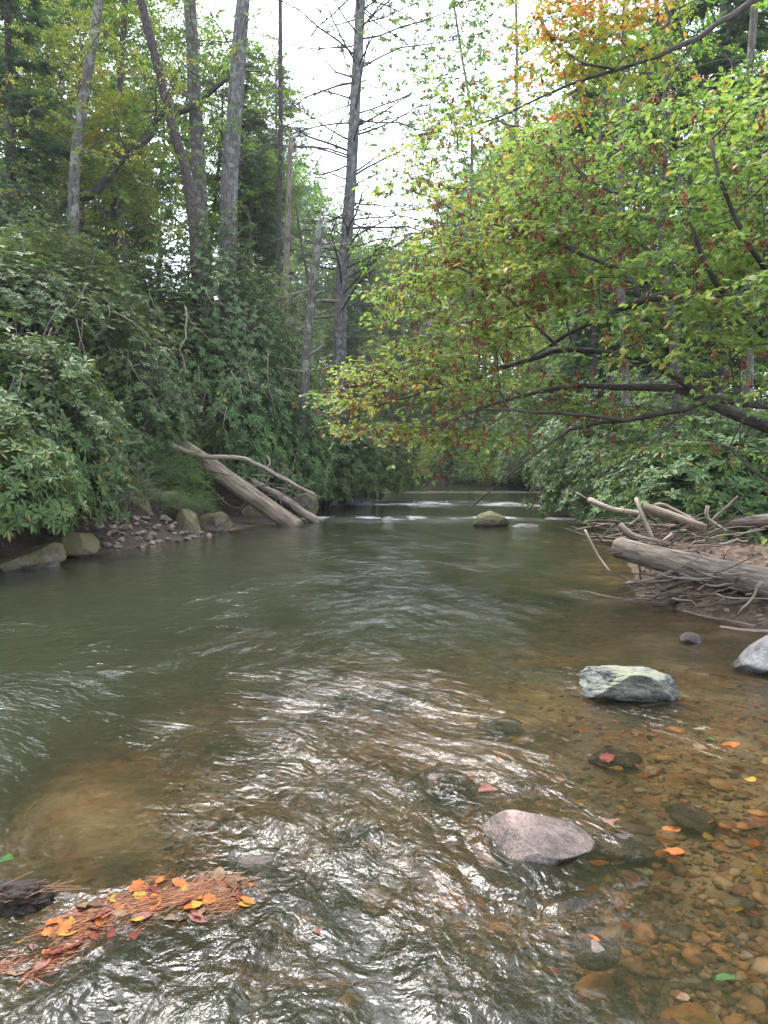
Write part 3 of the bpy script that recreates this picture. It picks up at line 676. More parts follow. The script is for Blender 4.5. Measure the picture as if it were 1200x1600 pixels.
def tint_noise(scale, base=.45, amp=.35, jit=.15, seed=9):
    return lambda p, r: np.clip(base + amp * n3(p * scale, seed) + r.normal(0, jit, len(p)), 0, 1)

def clumpy(r, n, centre, rad, nclump, spread, shell=.5):
    u = nrm(r.normal(size=(nclump, 3))) * (r.uniform(shell ** 3, 1, (nclump, 1)) ** (1 / 3))
    k = r.integers(0, nclump, n)
    p = u[k] + r.normal(size=(n, 3)) * spread * np.array([1, 1, .6])
    return np.array(centre) + p * np.array(rad)

def broad_tree(seed, H=16, crown_r=3.6, base=.3, n=800, leafm='broad', barkm='bark_grey', rt=.17, leaf=.14, ntw=5, nlf=9, tm=LEAF_LO, name='broadleaf_tree', lean=.03):
    r = np.random.default_rng(seed); root = empty(name)
    top = np.array([H * lean * r.normal(), H * lean * r.normal(), H * .93])
    k = 7; z = np.linspace(0, 1, k); tr = np.outer(z, top) + np.c_[r.normal(0, .12, (k, 2)) * np.sin(z * PI)[:, None], np.zeros(k)]
    mains = [(tr, rt, rt * .18)]
    for i in range(11):
        f = r.uniform(base * .9, .9); a = r.uniform(0, 2 * PI); p0 = np.array([np.interp(f, z, tr[:, j]) for j in range(3)])
        L = crown_r * (1.0 - .45 * abs(f - .55)) * r.uniform(.6, 1); up = r.uniform(.25, .8)
        dirv = np.array([math.cos(a), math.sin(a), up]); p1 = p0 + dirv * L * .5 + r.normal(0, .15, 3); p2 = p0 + dirv * L * np.array([1, 1, 1.15]) + r.normal(0, .2, 3)
        mains.append(([p0, p1, p2], rt * .42 * (1.15 - f), .02))
    ch = H * (1 - base) / 2
    c = clumpy(r, n, (top[0] * .6, top[1] * .6, H * base + ch), (crown_r, crown_r, ch), 38, .2)
    W, c, d = grow(mains, c, .007, 4, .1, seed=seed)
    fol = Foliage(); sprays(fol, W, c, d, tm, ntw, nlf, .62, leaf, tint_noise(.5), r=r, twig_r=.004, leafjit=.5)
    W.build('trunk', M[barkm], root); fol.build('crown', M[leafm], root)
    return root
def hemlock_tree(seed, H=16, rad=3.4, base=.22, leafm='hemlock', barkm='bark_dark', name='hemlock_tree', dens=1.0, spray_len=.34, dead=.0, rt=.2):
    r = np.random.default_rng(seed); root = empty(name); W = Wood(); fol = Foliage()
    W.tube(smooth_path([(0, 0, 0), (.06, 0, H * .5), (0, .05, H)], 24), np.linspace(rt, .02, 24), 10, .08, False)
    nb = int(H * 6 * dens)
    P_, D_, S_ = [], [], []
    for i in range(nb):
        f = base + (1 - base) * (i + r.random()) / nb; z0 = H * f; L = rad * (1.05 - f) ** .75 * r.uniform(.55, 1.1); a = r.uniform(0, 2 * PI)
        dv = np.array([math.cos(a), math.sin(a), 0]); sg = np.array([-dv[1], dv[0], 0])
        t = np.linspace(0, 1, 7)[:, None]; pts = np.array([0, 0, z0]) + dv * L * t + np.array([0, 0, 1]) * L * (.22 * t - .38 * t ** 2) + sg * L * .08 * np.sin(t * 3) * r.normal()
        W.tube(pts, np.linspace(.012 + .010 * L, .004, 7), 4, 0, False)
        ns = int(L * 16 * dens); tt = r.uniform(.18, 1, ns); sd_ = np.where(r.random(ns) < .5, 1, -1)
        base_p = np.array([np.interp(tt, t[:, 0], pts[:, j]) for j in range(3)]).T
        ln = (.2 + .75 * L * .32 * (1.1 - tt)) * r.uniform(.6, 1.1, ns)
        dd = nrm(dv * .8 + sg * sd_[:, None] * 1.0 + r.normal(0, .15, (ns, 3)) + np.array([0, 0, -.18]))
        e = base_p + dd * ln[:, None]; W.prisms(base_p, e, .003, .001)
        P_.append(base_p); D_.append(dd); S_.append(ln)
    P_ = np.concatenate(P_); D_ = np.concatenate(D_); S_ = np.concatenate(S_)
    m = 7; t = np.tile(np.linspace(.1, 1, m), (len(P_), 1)) + r.normal(0, .05, (len(P_), m))
    pos = P_[:, None] + D_[:, None] * (S_[:, None] * t)[..., None]; S = nrm(np.cross(D_, [0, 0, 1.])); sd_ = np.where(np.arange(m) % 2, 1, -1)[None, :, None]
    al = D_[:, None] + S[:, None] * sd_ * .8 + r.normal(size=pos.shape) * .15 + np.array([0, 0, -.12]); no = np.array([0, 0, 1.]) + r.normal(size=pos.shape) * .25
    pf = pos.reshape(-1, 3); fol.add(SPRAY, pf, al.reshape(-1, 3), no.reshape(-1, 3), spray_len * r.uniform(.5, 1, len(pf)), tint_noise(.6)(pf, r))
    W.build('trunk', M[barkm], root); fol.build('crown', M[leafm], root)
    return root
def pine_tree(seed, H=20, rad=3.2, base=.4, name='white_pine', nb=70, rt=.2, tuft=.17):
    """white pine: whorled level limbs carrying soft tufts of needles"""
    r = np.random.default_rng(seed); root = empty(name); W = Wood(); fol = Foliage()
    W.tube(smooth_path([(0, 0, 0), (.1, 0, H * .5), (0, .1, H)], 24), np.linspace(rt, .02, 24), 10, .08, False)
    c = []
    for i in range(nb):
        lv = int(i / 5); f = base + (1 - base) * (lv + .1 * r.random()) / (nb / 5); z0 = H * f; L = rad * (1.1 - f) ** .6 * r.uniform(.5, 1.1); a = r.uniform(0, 2 * PI)
        dv = np.array([math.cos(a), math.sin(a), 0]); t = np.linspace(0, 1, 6)[:, None]
        pts = np.array([0, 0, z0]) + dv * L * t + np.array([0, 0, 1]) * L * .25 * t ** 2
        W.tube(pts, np.linspace(.03, .006, 6), 4, 0, False)
        for j in range(int(9 * L)):
            s = r.uniform(.3, 1.0); q = np.array([np.interp(s, t[:, 0], pts[:, k]) for k in range(3)]); e = q + (dv * .6 + r.normal(size=3) * np.array([.8, .8, .15])) * .5 * r.uniform(.3, 1)
            W.prisms(q[None], e[None], .006, .003); c.append(e)
    c = np.array(c); n = len(c); k = 34
    d = nrm(r.normal(size=(n, k, 3)) + np.array([0, 0, .6])); pos = np.repeat(c, k, 0) + r.normal(0, .07, (n * k, 3))
    fol.add(NEEDLE, pos, d.reshape(-1, 3), r.normal(size=(n * k, 3)), tuft * r.uniform(.6, 1.2, n * k), tint_noise(.7)(pos, r), width=4.0)
    W.build('trunk', M['bark_dark'], root); fol.build('crown', M['needle'], root)
    return root
def rhodo(seed, rad=1.6, H=2.6, n=650, leaf=.15, name='rhododendron_bush', leafm='rhodo', per=9, stems=7, tm=LEAF_LONG, shell=.6, width=1.25, stemm='bark_grey', tbase=.38, spread_t=.3):
    r = np.random.default_rng(seed); root = empty(name)
    u = nrm(r.normal(size=(n, 3))); u[:, 2] = np.abs(u[:, 2]) * 1.0 - .18
    bump = 1 + .28 * n3(u * 2.6 + seed, 2) + .12 * n3(u * 6 + seed, 3)
    p = u * (r.uniform(shell ** 2, 1, (n, 1)) ** .5) * bump[:, None]
    c = np.array([0, 0, H * .22]) + p * np.array([rad, rad, H * .8]); c[:, 2] = np.maximum(c[:, 2], .12)
    mains = []
    for i in range(stems):
        a = 2 * PI * i / stems + r.normal() * .3; e = np.array([math.cos(a) * rad * .55, math.sin(a) * rad * .55, H * r.uniform(.4, .7)]); b = np.array([math.cos(a) * .15, math.sin(a) * .15, -.1])
        mains.append(([b, b * .5 + e * .5 + r.normal(0, .12, 3), e], .035 * H / 2.6, .012))
    W, c, d = grow(mains, c, .0055, 4, -.05, seed=seed)
    out = nrm((c - np.array([0, 0, H * .2])) * np.array([1, 1, .9]))
    ax = nrm(d * .4 + out * .8 + np.array([0, 0, .55]) + r.normal(0, .25, c.shape))
    ref = nrm(np.cross(ax, r.normal(size=c.shape))); bb = np.cross(ax, ref)
    th = np.arange(per) * 2 * PI / per * 1.0 + r.uniform(0, 6, (n, 1)) + r.normal(0, .2, (n, per))
    el = r.uniform(-.15, .45, (n, per)) * 1.0
    rad_d = ref[:, None] * np.cos(th)[..., None] + bb[:, None] * np.sin(th)[..., None]
    al = rad_d * np.cos(el)[..., None] + ax[:, None] * np.sin(el)[..., None]
    pos = c[:, None] + al * .012
    no = ax[:, None] + 0 * al + r.normal(0, .15, al.shape)
    pf = pos.reshape(-1, 3)
    fol = Foliage(); fol.add(tm, pf, al.reshape(-1, 3), no.reshape(-1, 3), leaf * r.uniform(.65, 1.15, len(pf)), np.clip(np.repeat(tbase + .18 * n3(c * 1.2, 6) + r.normal(0, .1, n), per) + r.normal(0, .06, len(pf)) + (r.random(len(pf)) < .03) * .6, 0, 1), width=width)
    W.build('stems', M[stemm], root); fol.build('foliage', M[leafm], root)
    return root
def shrub(seed, rad=1.5, H=2.2, n=420, leaf=.06, leafm='broad', name='leafy_shrub', ntw=4, nlf=8, L=.32, tm=LEAF_LO, stems=6, shell=.3, barkm='bark_grey'):
    r = np.random.default_rng(seed); root = empty(name)
    u = nrm(r.normal(size=(n, 3))); u[:, 2] = np.abs(u[:, 2]) - .12; bump = 1 + .35 * n3(u * 2.4 + seed, 2)
    c = np.array([0, 0, H * .2]) + u * (r.uniform(shell, 1, (n, 1)) ** .6) * bump[:, None] * np.array([rad, rad, H * .8]); c[:, 2] = np.maximum(c[:, 2], .1)
    mains = []
    for i in range(stems):
        a = 2 * PI * i / stems + r.normal() * .3; e = np.array([math.cos(a) * rad * .6, math.sin(a) * rad * .6, H * r.uniform(.5, .9)]); b = np.array([math.cos(a) * .1, math.sin(a) * .1, -.1])
        mains.append(([b, b * .5 + e * .5 + r.normal(0, .1, 3) + np.array([0, 0, .15]), e], .022, .007))
    W, c, d = grow(mains, c, .004, 4, .08, seed=seed); fol = Foliage()
    sprays(fol, W, c, d, tm, ntw, nlf, L, leaf, tint_noise(1.2), r=r, twig_r=.002, leafjit=.45)
    W.build('stems', M[barkm], root); fol.build('foliage', M[leafm], root)
    return root
used = {}; WOODQ = []
def place(protos, key, x, y, s=1.0, rz=None, label=None, cat=None, group=None, dz=0.0, sz=None, lean=(0, 0)):
    """first placement uses the built original, later ones copy it"""
    pr = protos[key] if isinstance(protos, (list, tuple)) else protos
    loc = (x, y, tz(x, y) - .05 + dz); rot = (lean[0], lean[1], R.uniform(0, 6.28) if rz is None else rz); scl = (s, s, sz or s)
    if pr.name not in used:
        used[pr.name] = 1; o = pr; o.location = loc; o.rotation_euler = rot; o.scale = scl
    else: o = dup(pr, loc, rot, scl)
    if 'group' in o: del o['group']
    return tag(o, label, cat, group)
def X_(px, Y): return (px - 600) / F * Y

# ------------------------------------------------------------------ the hornbeam over the water (right)
def hornbeam():
    r = np.random.default_rng(77); root = empty('hornbeam_tree')
    def L3(l): return [P(*a) for a in l]
    base = np.array([5.3, 7.6, tz(5.3, 7.6) - .1]); loc = base.copy()
    fork = P(1345, 690, 7.5); f2 = P(1300, 560, 7.4)
    mains = [([base, (base + fork) / 2 + np.array([.05, 0, 0]), fork], .17, .13),
             ([fork, f2, P(1200, 528, 7.2), P(1165, 487, 7.2), P(1090, 462, 7.3), P(1000, 470, 7.7), P(930, 500, 8.2), P(860, 540, 8.8)], .095, .014),
             ([f2, P(1260, 440, 7.2), P(1225, 330, 7.2), P(1190, 240, 7.4)], .07, .015),
             ([P(1150, 480, 7.2), P(1105, 420, 7.0), P(1080, 350, 7.0), P(1060, 270, 7.2)], .035, .01),
             ([f2, P(1230, 450, 6.6), P(1180, 400, 6.2), P(1130, 300, 6.0), P(1110, 220, 6.0)], .05, .01),
             ([fork, P(1250, 680, 7.6), P(1180, 662, 7.8), P(1110, 628, 8.2), P(1055, 608, 8.6), P(970, 605, 9.0), P(880, 607, 9.4), P(800, 622, 9.8), P(720, 650, 10.2)], .09, .010),
             ([P(1110, 628, 8.2), P(1060, 590, 8.5), P(1000, 560, 9), P(900, 548, 9.4), P(830, 562, 9.8), P(720, 595, 10.4), P(610, 628, 11), P(540, 640, 11.4)], .055, .008),
             ([fork, P(1270, 640, 7.2), P(1180, 632, 7.2), P(1110, 624, 7.3), P(1065, 640, 7.5), P(1000, 652, 7.7), P(900, 668, 8), P(850, 700, 8.2), P(790, 748, 8.4), P(738, 792, 8.6)], .06, .004),
             ([P(970, 655, 7.7), P(860, 645, 8), P(750, 640, 8.3), P(690, 665, 8.6), P(640, 668, 8.8)], .025, .005),
             ([P(870, 540, 8.7), P(800, 470, 9), P(740, 430, 9.3), P(680, 400, 9.6)], .02, .006),
             ([P(1000, 470, 7.7), P(980, 430, 8.0), P(890, 388, 8.6), P(820, 362, 9), P(750, 345, 9.5), P(680, 312, 10), P(620, 292, 10.3)], .035, .006),
             ([P(1060, 430, 7.4), P(1010, 390, 7.8), P(990, 330, 8.0), P(1003, 250, 8.1), P(1012, 210, 8.1)], .028, .006),
             ([P(995, 310, 8.0), P(940, 292, 8.2), P(870, 242, 8.8), P(800, 200, 9.2), P(740, 172, 9.6)], .02, .006),
             ([P(1080, 640, 7.6), P(1040, 670, 7.4), P(990, 720, 7.3), P(940, 745, 7.2)], .018, .005),
             ([fork, P(1290, 740, 7.0), P(1210, 760, 6.8), P(1140, 700, 6.8), P(1090, 680, 6.9)], .03, .006)]
    mains = [([q - loc for q in (L if isinstance(L, list) else list(L))], a * .95, b * 1.3) for L, a, b in mains]
    # region the crown fills, as seen from the bank, with a depth of about four metres
    poly = [(1300, 60), (1200, 140), (1090, 150), (1010, 185), (960, 180), (860, 225), (800, 190), (735, 150), (690, 170), (640, 235), (590, 260), (560, 290), (600, 330), (680, 330), (660, 400), (600, 450), (590, 480), (610, 560), (530, 600), (500, 640), (520, 665), (620, 660), (640, 700), (740, 700), (800, 690), (860, 720), (1000, 690), (1060, 740), (1300, 760)]
    def inside(x, y):
        c = False; j = len(poly) - 1
        for i in range(len(poly)):
            xi, yi = poly[i]; xj, yj = poly[j]
            if (yi > y) != (yj > y) and x < (xj - xi) * (y - yi) / (yj - yi) + xi: c = not c
            j = i
        return c
    cs = []
    while len(cs) < 930:
        px, py = r.uniform(500, 1300), r.uniform(60, 760)
        if not inside(px, py): continue
        dens = 1.0
        if py > 520: dens = .55
        if py > 640: dens = .35
        if px < 800 and py < 330: dens = .4
        if px < 800 and py >= 330: dens = 1.3
        if px > 980 and py > 520: dens *= .6
        if px > 900: dens *= .8
        # gaps
        if n2(np.array(px / 90), np.array(py / 60), 5) < -.08: dens *= .1
        if r.random() > dens: continue
        Y = 6.6 + (1200 - px) / 700 * 4.2 + r.uniform(-1.1, 1.9)
        cs.append(P(px, py, Y) - loc)
    cs = np.array(cs)
    lay = cs[:, 2] + .10 * cs[:, 0] + .25 * n3(cs * .35, 4)
    cs[:, 2] += (np.round(lay / .42) * .42 - lay) * .85
    W, c, d = grow(mains, cs, .0035, 5, .06, seed=5, gamma=2.2)
    fol = Foliage()
    def tint(p, r):
        w = p + loc
        s = np.clip((3.2 - w[:, 0] + (w[:, 2] - 3) * .1) / 6, 0, 1)  # the outer, older boughs have turned more
        return np.clip(.34 + .26 * n3(w * .9, 9) + .36 * s + r.normal(0, .13, len(p)) + (r.random(len(p)) < .03) * .4, 0, 1)
    sprays(fol, W, c, d, LEAF_HI, 5, 8, .40, .072, tint, flat=.35, droop=.12, r=r, twig_r=.0018, leafjit=.38)
    W.build('trunk', M['bark_horn'], root); fol.build('crown', M['horn'], root)
    # hanging dry fruit clusters
    wpx = 600 + F * (c[:, 0] + loc[0]) / (c[:, 1] + loc[1]); prob = np.where(wpx < 1010, 1.0, .3)
    sel = c[r.random(len(c)) < prob]; n = len(sel) * 2; sel = np.repeat(sel, 2, 0) + r.normal(0, .16, (n, 3)) * np.array([1, 1, .5])
    k = 16; t = np.tile(np.linspace(0, 1, k), (n, 1)); th = r.uniform(0, 6.3, (n, k))
    ln = r.uniform(.05, .10, (n, 1)); pos = sel[:, None] + np.stack([.012 * np.cos(th), .012 * np.sin(th), -t * ln], -1)
    al = np.stack([np.cos(th) * .6, np.sin(th) * .6, -np.ones_like(th)], -1); no = np.stack([np.cos(th), np.sin(th), .4 + 0 * th], -1)
    s = Foliage(); s.add(LEAF_LO, pos.reshape(-1, 3), al.reshape(-1, 3), no.reshape(-1, 3), .032 * r.uniform(.7, 1.3, n * k), r.random(n * k), width=1.5)
    o = s.build('seed_clusters', M['seed'], root); o['kind'] = 'stuff'
    root.location = loc
    tag(root, 'spreading hornbeam with green and yellowing leaves reaching low over the river', 'tree')
hornbeam()

def maple():
    r = np.random.default_rng(88); root = empty('maple_tree')
    base = np.array([6.2, 10.5, tz(6.2, 10.5) - .1])
    m = [([base, P(1330, 500, 10.3), P(1330, 200, 10.2), P(1300, -40, 10), P(1290, -300, 10)], .2, .08),
         ([P(1300, -20, 10), P(1240, -30, 9.8), P(1180, 0, 9.6), P(1110, 45, 9.5), P(1060, 75, 9.5), P(990, 100, 9.5), P(930, 118, 9.6), P(870, 140, 9.8), P(800, 175, 10), P(730, 200, 10.4)], .055, .008),
         ([P(960, 108, 9.5), P(900, 95, 9.6), P(860, 60, 9.8), P(845, 20, 10)], .018, .006),
         ([P(1240, -30, 9.8), P(1150, -60, 9.8), P(1050, -40, 10), P(960, -10, 10.2)], .03, .008)]
    m = [([q - base for q in L], a, b) for L, a, b in m]
    cs = []
    while len(cs) < 150:
        px, py = r.normal(930, 75), r.normal(50, 70)
        if py > 175 or px < 800 or px > 1180: continue
        cs.append(P(px, py, 9.8 + r.uniform(-1, 1.3)) - base)
    W, c, d = grow(m, cs, .0035, 4, .05, seed=3); fol = Foliage()
    sprays(fol, W, c, d, LEAF_HI, 4, 6, .4, .085, lambda p, r: np.clip(.42 + .5 * n3(p * 1.0, 9) + r.normal(0, .15, len(p)), 0, 1), r=r, twig_r=.0018, droop=.15)
    W.build('trunk', M['bark_dark'], root); fol.build('crown', M['maple'], root); root.location = base
    tag(root, 'maple bough with orange and yellow autumn leaves arching in above the hornbeam', 'tree')
maple()

# ------------------------------------------------------------------ shrubs
RH = [rhodo(s, rad=1.6, H=2.7, n=900) for s in (1, 2, 3)]
LA = [rhodo(s, rad=1.5, H=2.8, n=1300, leaf=.085, name='laurel_bush', leafm='laurel', per=8, tm=LEAF_LO, width=1.0, shell=.45, tbase=.45) for s in (11, 12)]
LT = rhodo(15, rad=2.3, H=6.4, n=3600, leaf=.095, name='laurel_bush', leafm='laurel', per=8, tm=LEAF_LO, width=1.0, shell=.5, tbase=.45, stems=12)
SH = [shrub(21), shrub(22, leafm='broad_yellow'), shrub(23, leafm='bright', leaf=.05)]
n_r = 'rhododendron thicket bush with dark leathery leaves on the steep left bank'
g_r = 'rhododendrons covering the left bank'
# nearest rhododendrons with bigger, finer leaves
near = rhodo(31, rad=1.3, H=2.3, n=480, leaf=.21, per=9, tbase=.5, width=.95)
used[near.name] = 1; near.location = (X_(10, 10.8), 10.8, .45); near.scale = (.72, .72, .82)
tag(near, 'glossy rhododendron hanging over the water at the left edge, nearest of all', 'rhododendron')
def rh(px, Y, zt, s, label, proto=None, sz=1.0, cat='rhododendron', group=None, zabs=None):
    """bush whose top reaches picture height zt when standing on the slope at distance Y"""
    x = X_(px, Y); z = tz(x, Y) - .1
    o = dup(proto) if proto.name in used else proto
    used[proto.name] = 1
    if zabs is not None: z = zabs
    if zt is not None:
        top = P(px, zt, Y)[2]; h0 = {True: 2.7}[True]
        k = max(.5, (top - z) / h0 * 1.12 * (1 if proto is not LT else 2.7 / 6.4))
    else: k = s
    o.location = (x, Y, z); o.rotation_euler = (0, 0, R.uniform(0, 6.28)); o.scale = (s, s, k)
    if 'group' in o: del o['group']
    tag(o, label, cat, group); return o
gl_ = dict(cat='rhododendron')
rh(75, 13.0, 560, .85, 'rhododendron with broad dark whorled leaves just behind the nearest one', RH[0])
rh(-60, 12, 520, 1.1, 'rhododendron half outside the picture above the nearest bush', RH[1])
rh(15, 13.5, 500, 1.1, 'tall dark rhododendron rising behind the nearest bushes on the left', RH[2])
rh(165, 16.8, 640, .62, 'low blue green rhododendron above the stone heap', RH[1])
rh(330, 25, 318, 1.15, 'very tall olive laurel in front of the pine trunks', LT, cat='laurel')
rh(238, 24, 385, 1.1, 'tall laurel with tangled bare stems above the fallen log', LT, cat='laurel')
rh(425, 26, 400, .9, 'tall laurel left of the snag and behind the fallen log', LT, cat='laurel')
rh(430, 24.5, 560, 1.1, 'dark rhododendron behind the fallen log, left of the snag', RH[0])
rh(390, 22.5, 560, 1.0, 'rhododendron directly behind the leaning log', RH[2])
rh(455, 23.5, 620, .9, 'rhododendron above the foot of the fallen log', RH[1])
rh(545, 27, 655, 1.15, 'low rhododendron spreading over the water beyond the fallen log', RH[2], zabs=.25)
rh(590, 31, 665, 1.0, 'rhododendron at the tip of the left bank point', RH[0], zabs=.2)
rh(500, 27.5, 600, 1.25, 'rhododendron at the foot of the tall snag', RH[1])
rh(190, 18.5, 470, 1.25, 'laurel with pale dry twigs halfway up the left bank', LA[1], cat='laurel')
rh(90, 18, 420, .9, 'yellowish laurel high on the left bank', LT, cat='laurel')
rh(0, 16, 370, 1.4, 'laurel cut off by the left edge high on the bank', LA[1], cat='laurel')
rh(130, 22, 395, 1.1, 'bright green shrub in the gap below the left trunks', SH[2], cat='shrub')
rh(240, 17.6, 672, .68, 'light green fine leaved shrub beside the top of the fallen log', SH[2], cat='shrub')
rh(40, 20, 350, 1.3, 'yellow green shrub at the left edge under the trees', SH[1], cat='shrub')
rh(185, 16.6, 700, .5, 'small rhododendron just left of the light green shrub', RH[0])
rh(285, 18.6, 690, .5, 'small leafy shrub covering the top end of the leaning log', SH[0], cat='shrub')
rh(120, 14.6, 690, .62, 'low rhododendron hanging over the left end of the stone heap', RH[2])
rh(235, 20.5, 600, .9, 'rhododendron on the slope behind the light green shrub', RH[0])
rh(165, 18.5, 590, .9, 'rhododendron halfway up between the nearest bushes and the laurels', RH[1])
rh(15, 17, 385, 1.1, 'bright yellow green shrub at the left edge above the rhododendrons', SH[2], cat='shrub')
rh(150, 19.5, 450, .9, 'fresh green shrub in the middle of the left thicket', SH[0], cat='shrub')
rh(70, 15.0, 470, .8, 'thin leaved green shrub between the nearest rhododendrons and the laurel', SH[1], cat='shrub')
for px, Y, s_, lb in [(222, 15.7, .28, 'small green plant rooted between the mossy rocks'), (280, 16.3, .25, 'tiny leafy plant on top of the rocks beside the fallen log'), (150, 14.3, .3, 'small green plant over the left end of the stone heap'), (312, 16.6, .22, 'blue green seedling at the end of the mossy slab')]:
    o = place([SH[2]], 0, X_(px, Y), Y, s_, None, lb, 'plant', dz=.35)
for k in range(34):
    px = R.uniform(60, 420); Y = (13.6 + (px - 60) / 140 * 2.5 if px < 200 else 18.6 + R.uniform(0, 1.8)) + R.uniform(-.3, .6); py = R.uniform(440, 680)
    a = P(px, py, Y); an = R.uniform(.7, 2.4); L_ = R.uniform(.7, 1.9); b_ = a + np.array([math.cos(an) * L_, R.uniform(-.3, .3), -math.sin(an) * L_]); WOODQ.append((a, (a * .6 + b_ * .4) + np.array([R.uniform(-.2, .2), -.1, 0]), b_, k))
# more of the thicket: things nothing tells apart
for k in range(46):
    for _ in range(60):
        Y = R.uniform(17, 62); d = R.uniform(.6, 15); x = float(np.interp(Y, LB[:, 0], LB[:, 1])) - d
        px = 600 + F * x / Y
        if -80 < px < 640 and not (230 < px < 540 and Y < 24.5): break
    pr = R.choice([RH[0], RH[1], RH[2], LA[0], LA[1]]) if k % 4 else R.choice(SH[:2])
    o = dup(pr) if pr.name in used else pr
    used[pr.name] = 1
    s = R.uniform(.85, 1.35); o.location = (x, Y, tz(x, Y) - .1); o.rotation_euler = (0, 0, R.uniform(0, 6.28)); o.scale = (s, s, s * R.uniform(.9, 1.4))
    if pr in LA: tag(o, 'laurel bush in the mixed thicket up the left slope behind the front row', 'laurel', 'laurels up the left slope')
    elif pr in RH: tag(o, 'dark rhododendron in the thicket up the left slope behind the front row', 'rhododendron', 'rhododendrons up the left slope')
    else: tag(o, 'thin leaved green shrub growing up the left slope behind the front row', 'shrub', 'shrubs up the left slope')
# right bank understory
rb = [(1085, 13.5, 660, 1.0, RH[2], 'round dark glossy bush behind the driftwood pile'), (1165, 13.8, 640, 1.1, RH[0], 'dark glossy bush behind the far log at the right edge'),
      (1000, 18, 660, 1.1, RH[1], 'dark rhododendron on the right bank beyond the driftwood'), (940, 22, 650, 1.2, RH[2], 'rhododendron leaning over the water on the right bank'),
      (1060, 20, 600, 1.4, LA[0], 'laurel rising behind the right bank rhododendrons')]
for px, Y, zt, s, pr, lb in rb: rh(px, Y, zt, s, lb, pr, cat='bush')
for k in range(40):
    for _ in range(80):
        Y = R.uniform(15, 66); d = R.uniform(.3, 1.2) if k % 2 else R.uniform(2, 14); x = float(np.interp(Y, RB[:, 0], RB[:, 1])) + d
        px = 600 + F * x / Y
        if 660 < px < 1330: break
    pr = R.choice([SH[0], SH[1], SH[0], RH[0], LA[1], RH[1]])
    o = dup(pr); used[pr.name] = 1; s = R.uniform(.85, 1.35) * (1 + .012 * Y); o.location = (x, Y, tz(x, Y) - .1); o.rotation_euler = (0, 0, R.uniform(0, 6.28)); o.scale = (s, s, s * R.uniform(.9, 1.3))
    if pr in SH: tag(o, 'green leafy shrub in the understory along the right bank', 'shrub', 'shrubs along the right bank')
    else: tag(o, 'dark evergreen bush in the understory along the right bank', 'bush', 'evergreen bushes along the right bank')
# far bank across the bend
far = [(700, 62, 655, 2.0, SH[1], 'pale yellow green bush leaning over the far bend of the river'), (640, 68, 650, 2.3, RH[1], 'dark bush at the far bend beside the pale one'), (750, 60, 640, 2.2, SH[0], 'green bush to the right of the pale one at the far bend'),
       (800, 55, 640, 2.2, RH[2], 'dark bush at the water where the right bank meets the far bend'), (600, 70, 640, 2.4, SH[0], 'green bush closing the far bend on its left side')]
for px, Y, zt, s, pr, lb in far: rh(px, Y, zt, s, lb, pr, cat='bush', zabs=.1)
for k in range(44):
    px = R.uniform(440, 900); Y = R.uniform(70, 80) if k % 2 else R.uniform(70, 95); x = X_(px, Y); pr = R.choice([SH[0], SH[1], RH[0], SH[0]]); o = dup(pr); s = R.uniform(2.0, 3.2)
    o.location = (x, Y, tz(x, Y) - .1); o.rotation_euler = (0, 0, R.uniform(0, 6.28)); o.scale = (s, s, s * 1.3)
    tag(o, 'green bush in the woods beyond the far bend', 'bush', 'bushes beyond the far bend')

# ------------------------------------------------------------------ trees
BT = [broad_tree(101), broad_tree(102, H=18, crown_r=4.2, leafm='broad'), broad_tree(103, H=14, crown_r=3.6, base=.2, leafm='broad_yellow')]
HM = [hemlock_tree(111), hemlock_tree(112, H=14, rad=3.0, base=.1)]
WP = [pine_tree(121)]
def tree(pr, px, Y, s, label, cat='tree', group=None, sz=None, dz=0): return place(pr, 0, X_(px, Y), Y, s, None, label, cat, group, sz=sz, dz=dz)
tree([HM[1]], 30, 24, 1.0, 'dark hemlock at the left edge below the broadleaf crowns')
tree([BT[0]], 40, 33, 1.1, 'yellow green broadleaf tree filling the upper left corner')
tree([BT[1]], 190, 38, 1.05, 'green broadleaf tree behind the leaning trunk')
tree([BT[1]], 250, 46, 1.1, 'broadleaf tree behind the leaning trunk, further off')
tree([BT[0]], 330, 42, 1.15, 'broadleaf tree seen between the two pine trunks')
tree([BT[2]], 130, 29, 1.0, 'small yellow green tree behind the dark curved trunk')
tree([WP[0]], 435, 46, 1.0, 'white pine with soft layered needles left of the sky gap')
tree([WP[0]], 480, 60, .85, 'smaller white pine at the left border of the sky gap')
tree([HM[0]], 405, 40, .8, 'hemlock between the big pine and the white pine')
tree([BT[2]], 840, 76, 1.7, 'slender pale tree with airy crown right of the sky gap')
tree([HM[0]], 900, 30, 1.1, 'grey green hemlock behind the orange maple bough')
tree([HM[1]], 1010, 26, 1.25, 'dark hemlock behind the maple bough')
tree([HM[0]], 1120, 24, 1.15, 'tall dark hemlock near the upper right corner')
tree([BT[1]], 1220, 27, 1.1, 'broadleaf tree at the right edge behind the hornbeam')
tree([BT[2]], 905, 46, 1.0, 'yellow green tree behind the hornbeam tip')
tree([HM[0]], 930, 40, 1.4, 'tall grey green hemlock at the right border of the sky gap')
g = 'woodland trees beyond the river bank'
spots = []
for k in range(20): spots.append((R.uniform(-60, 450), R.uniform(32, 75)))
for k in range(26): spots.append((R.uniform(800, 1300), R.uniform(30, 75)))
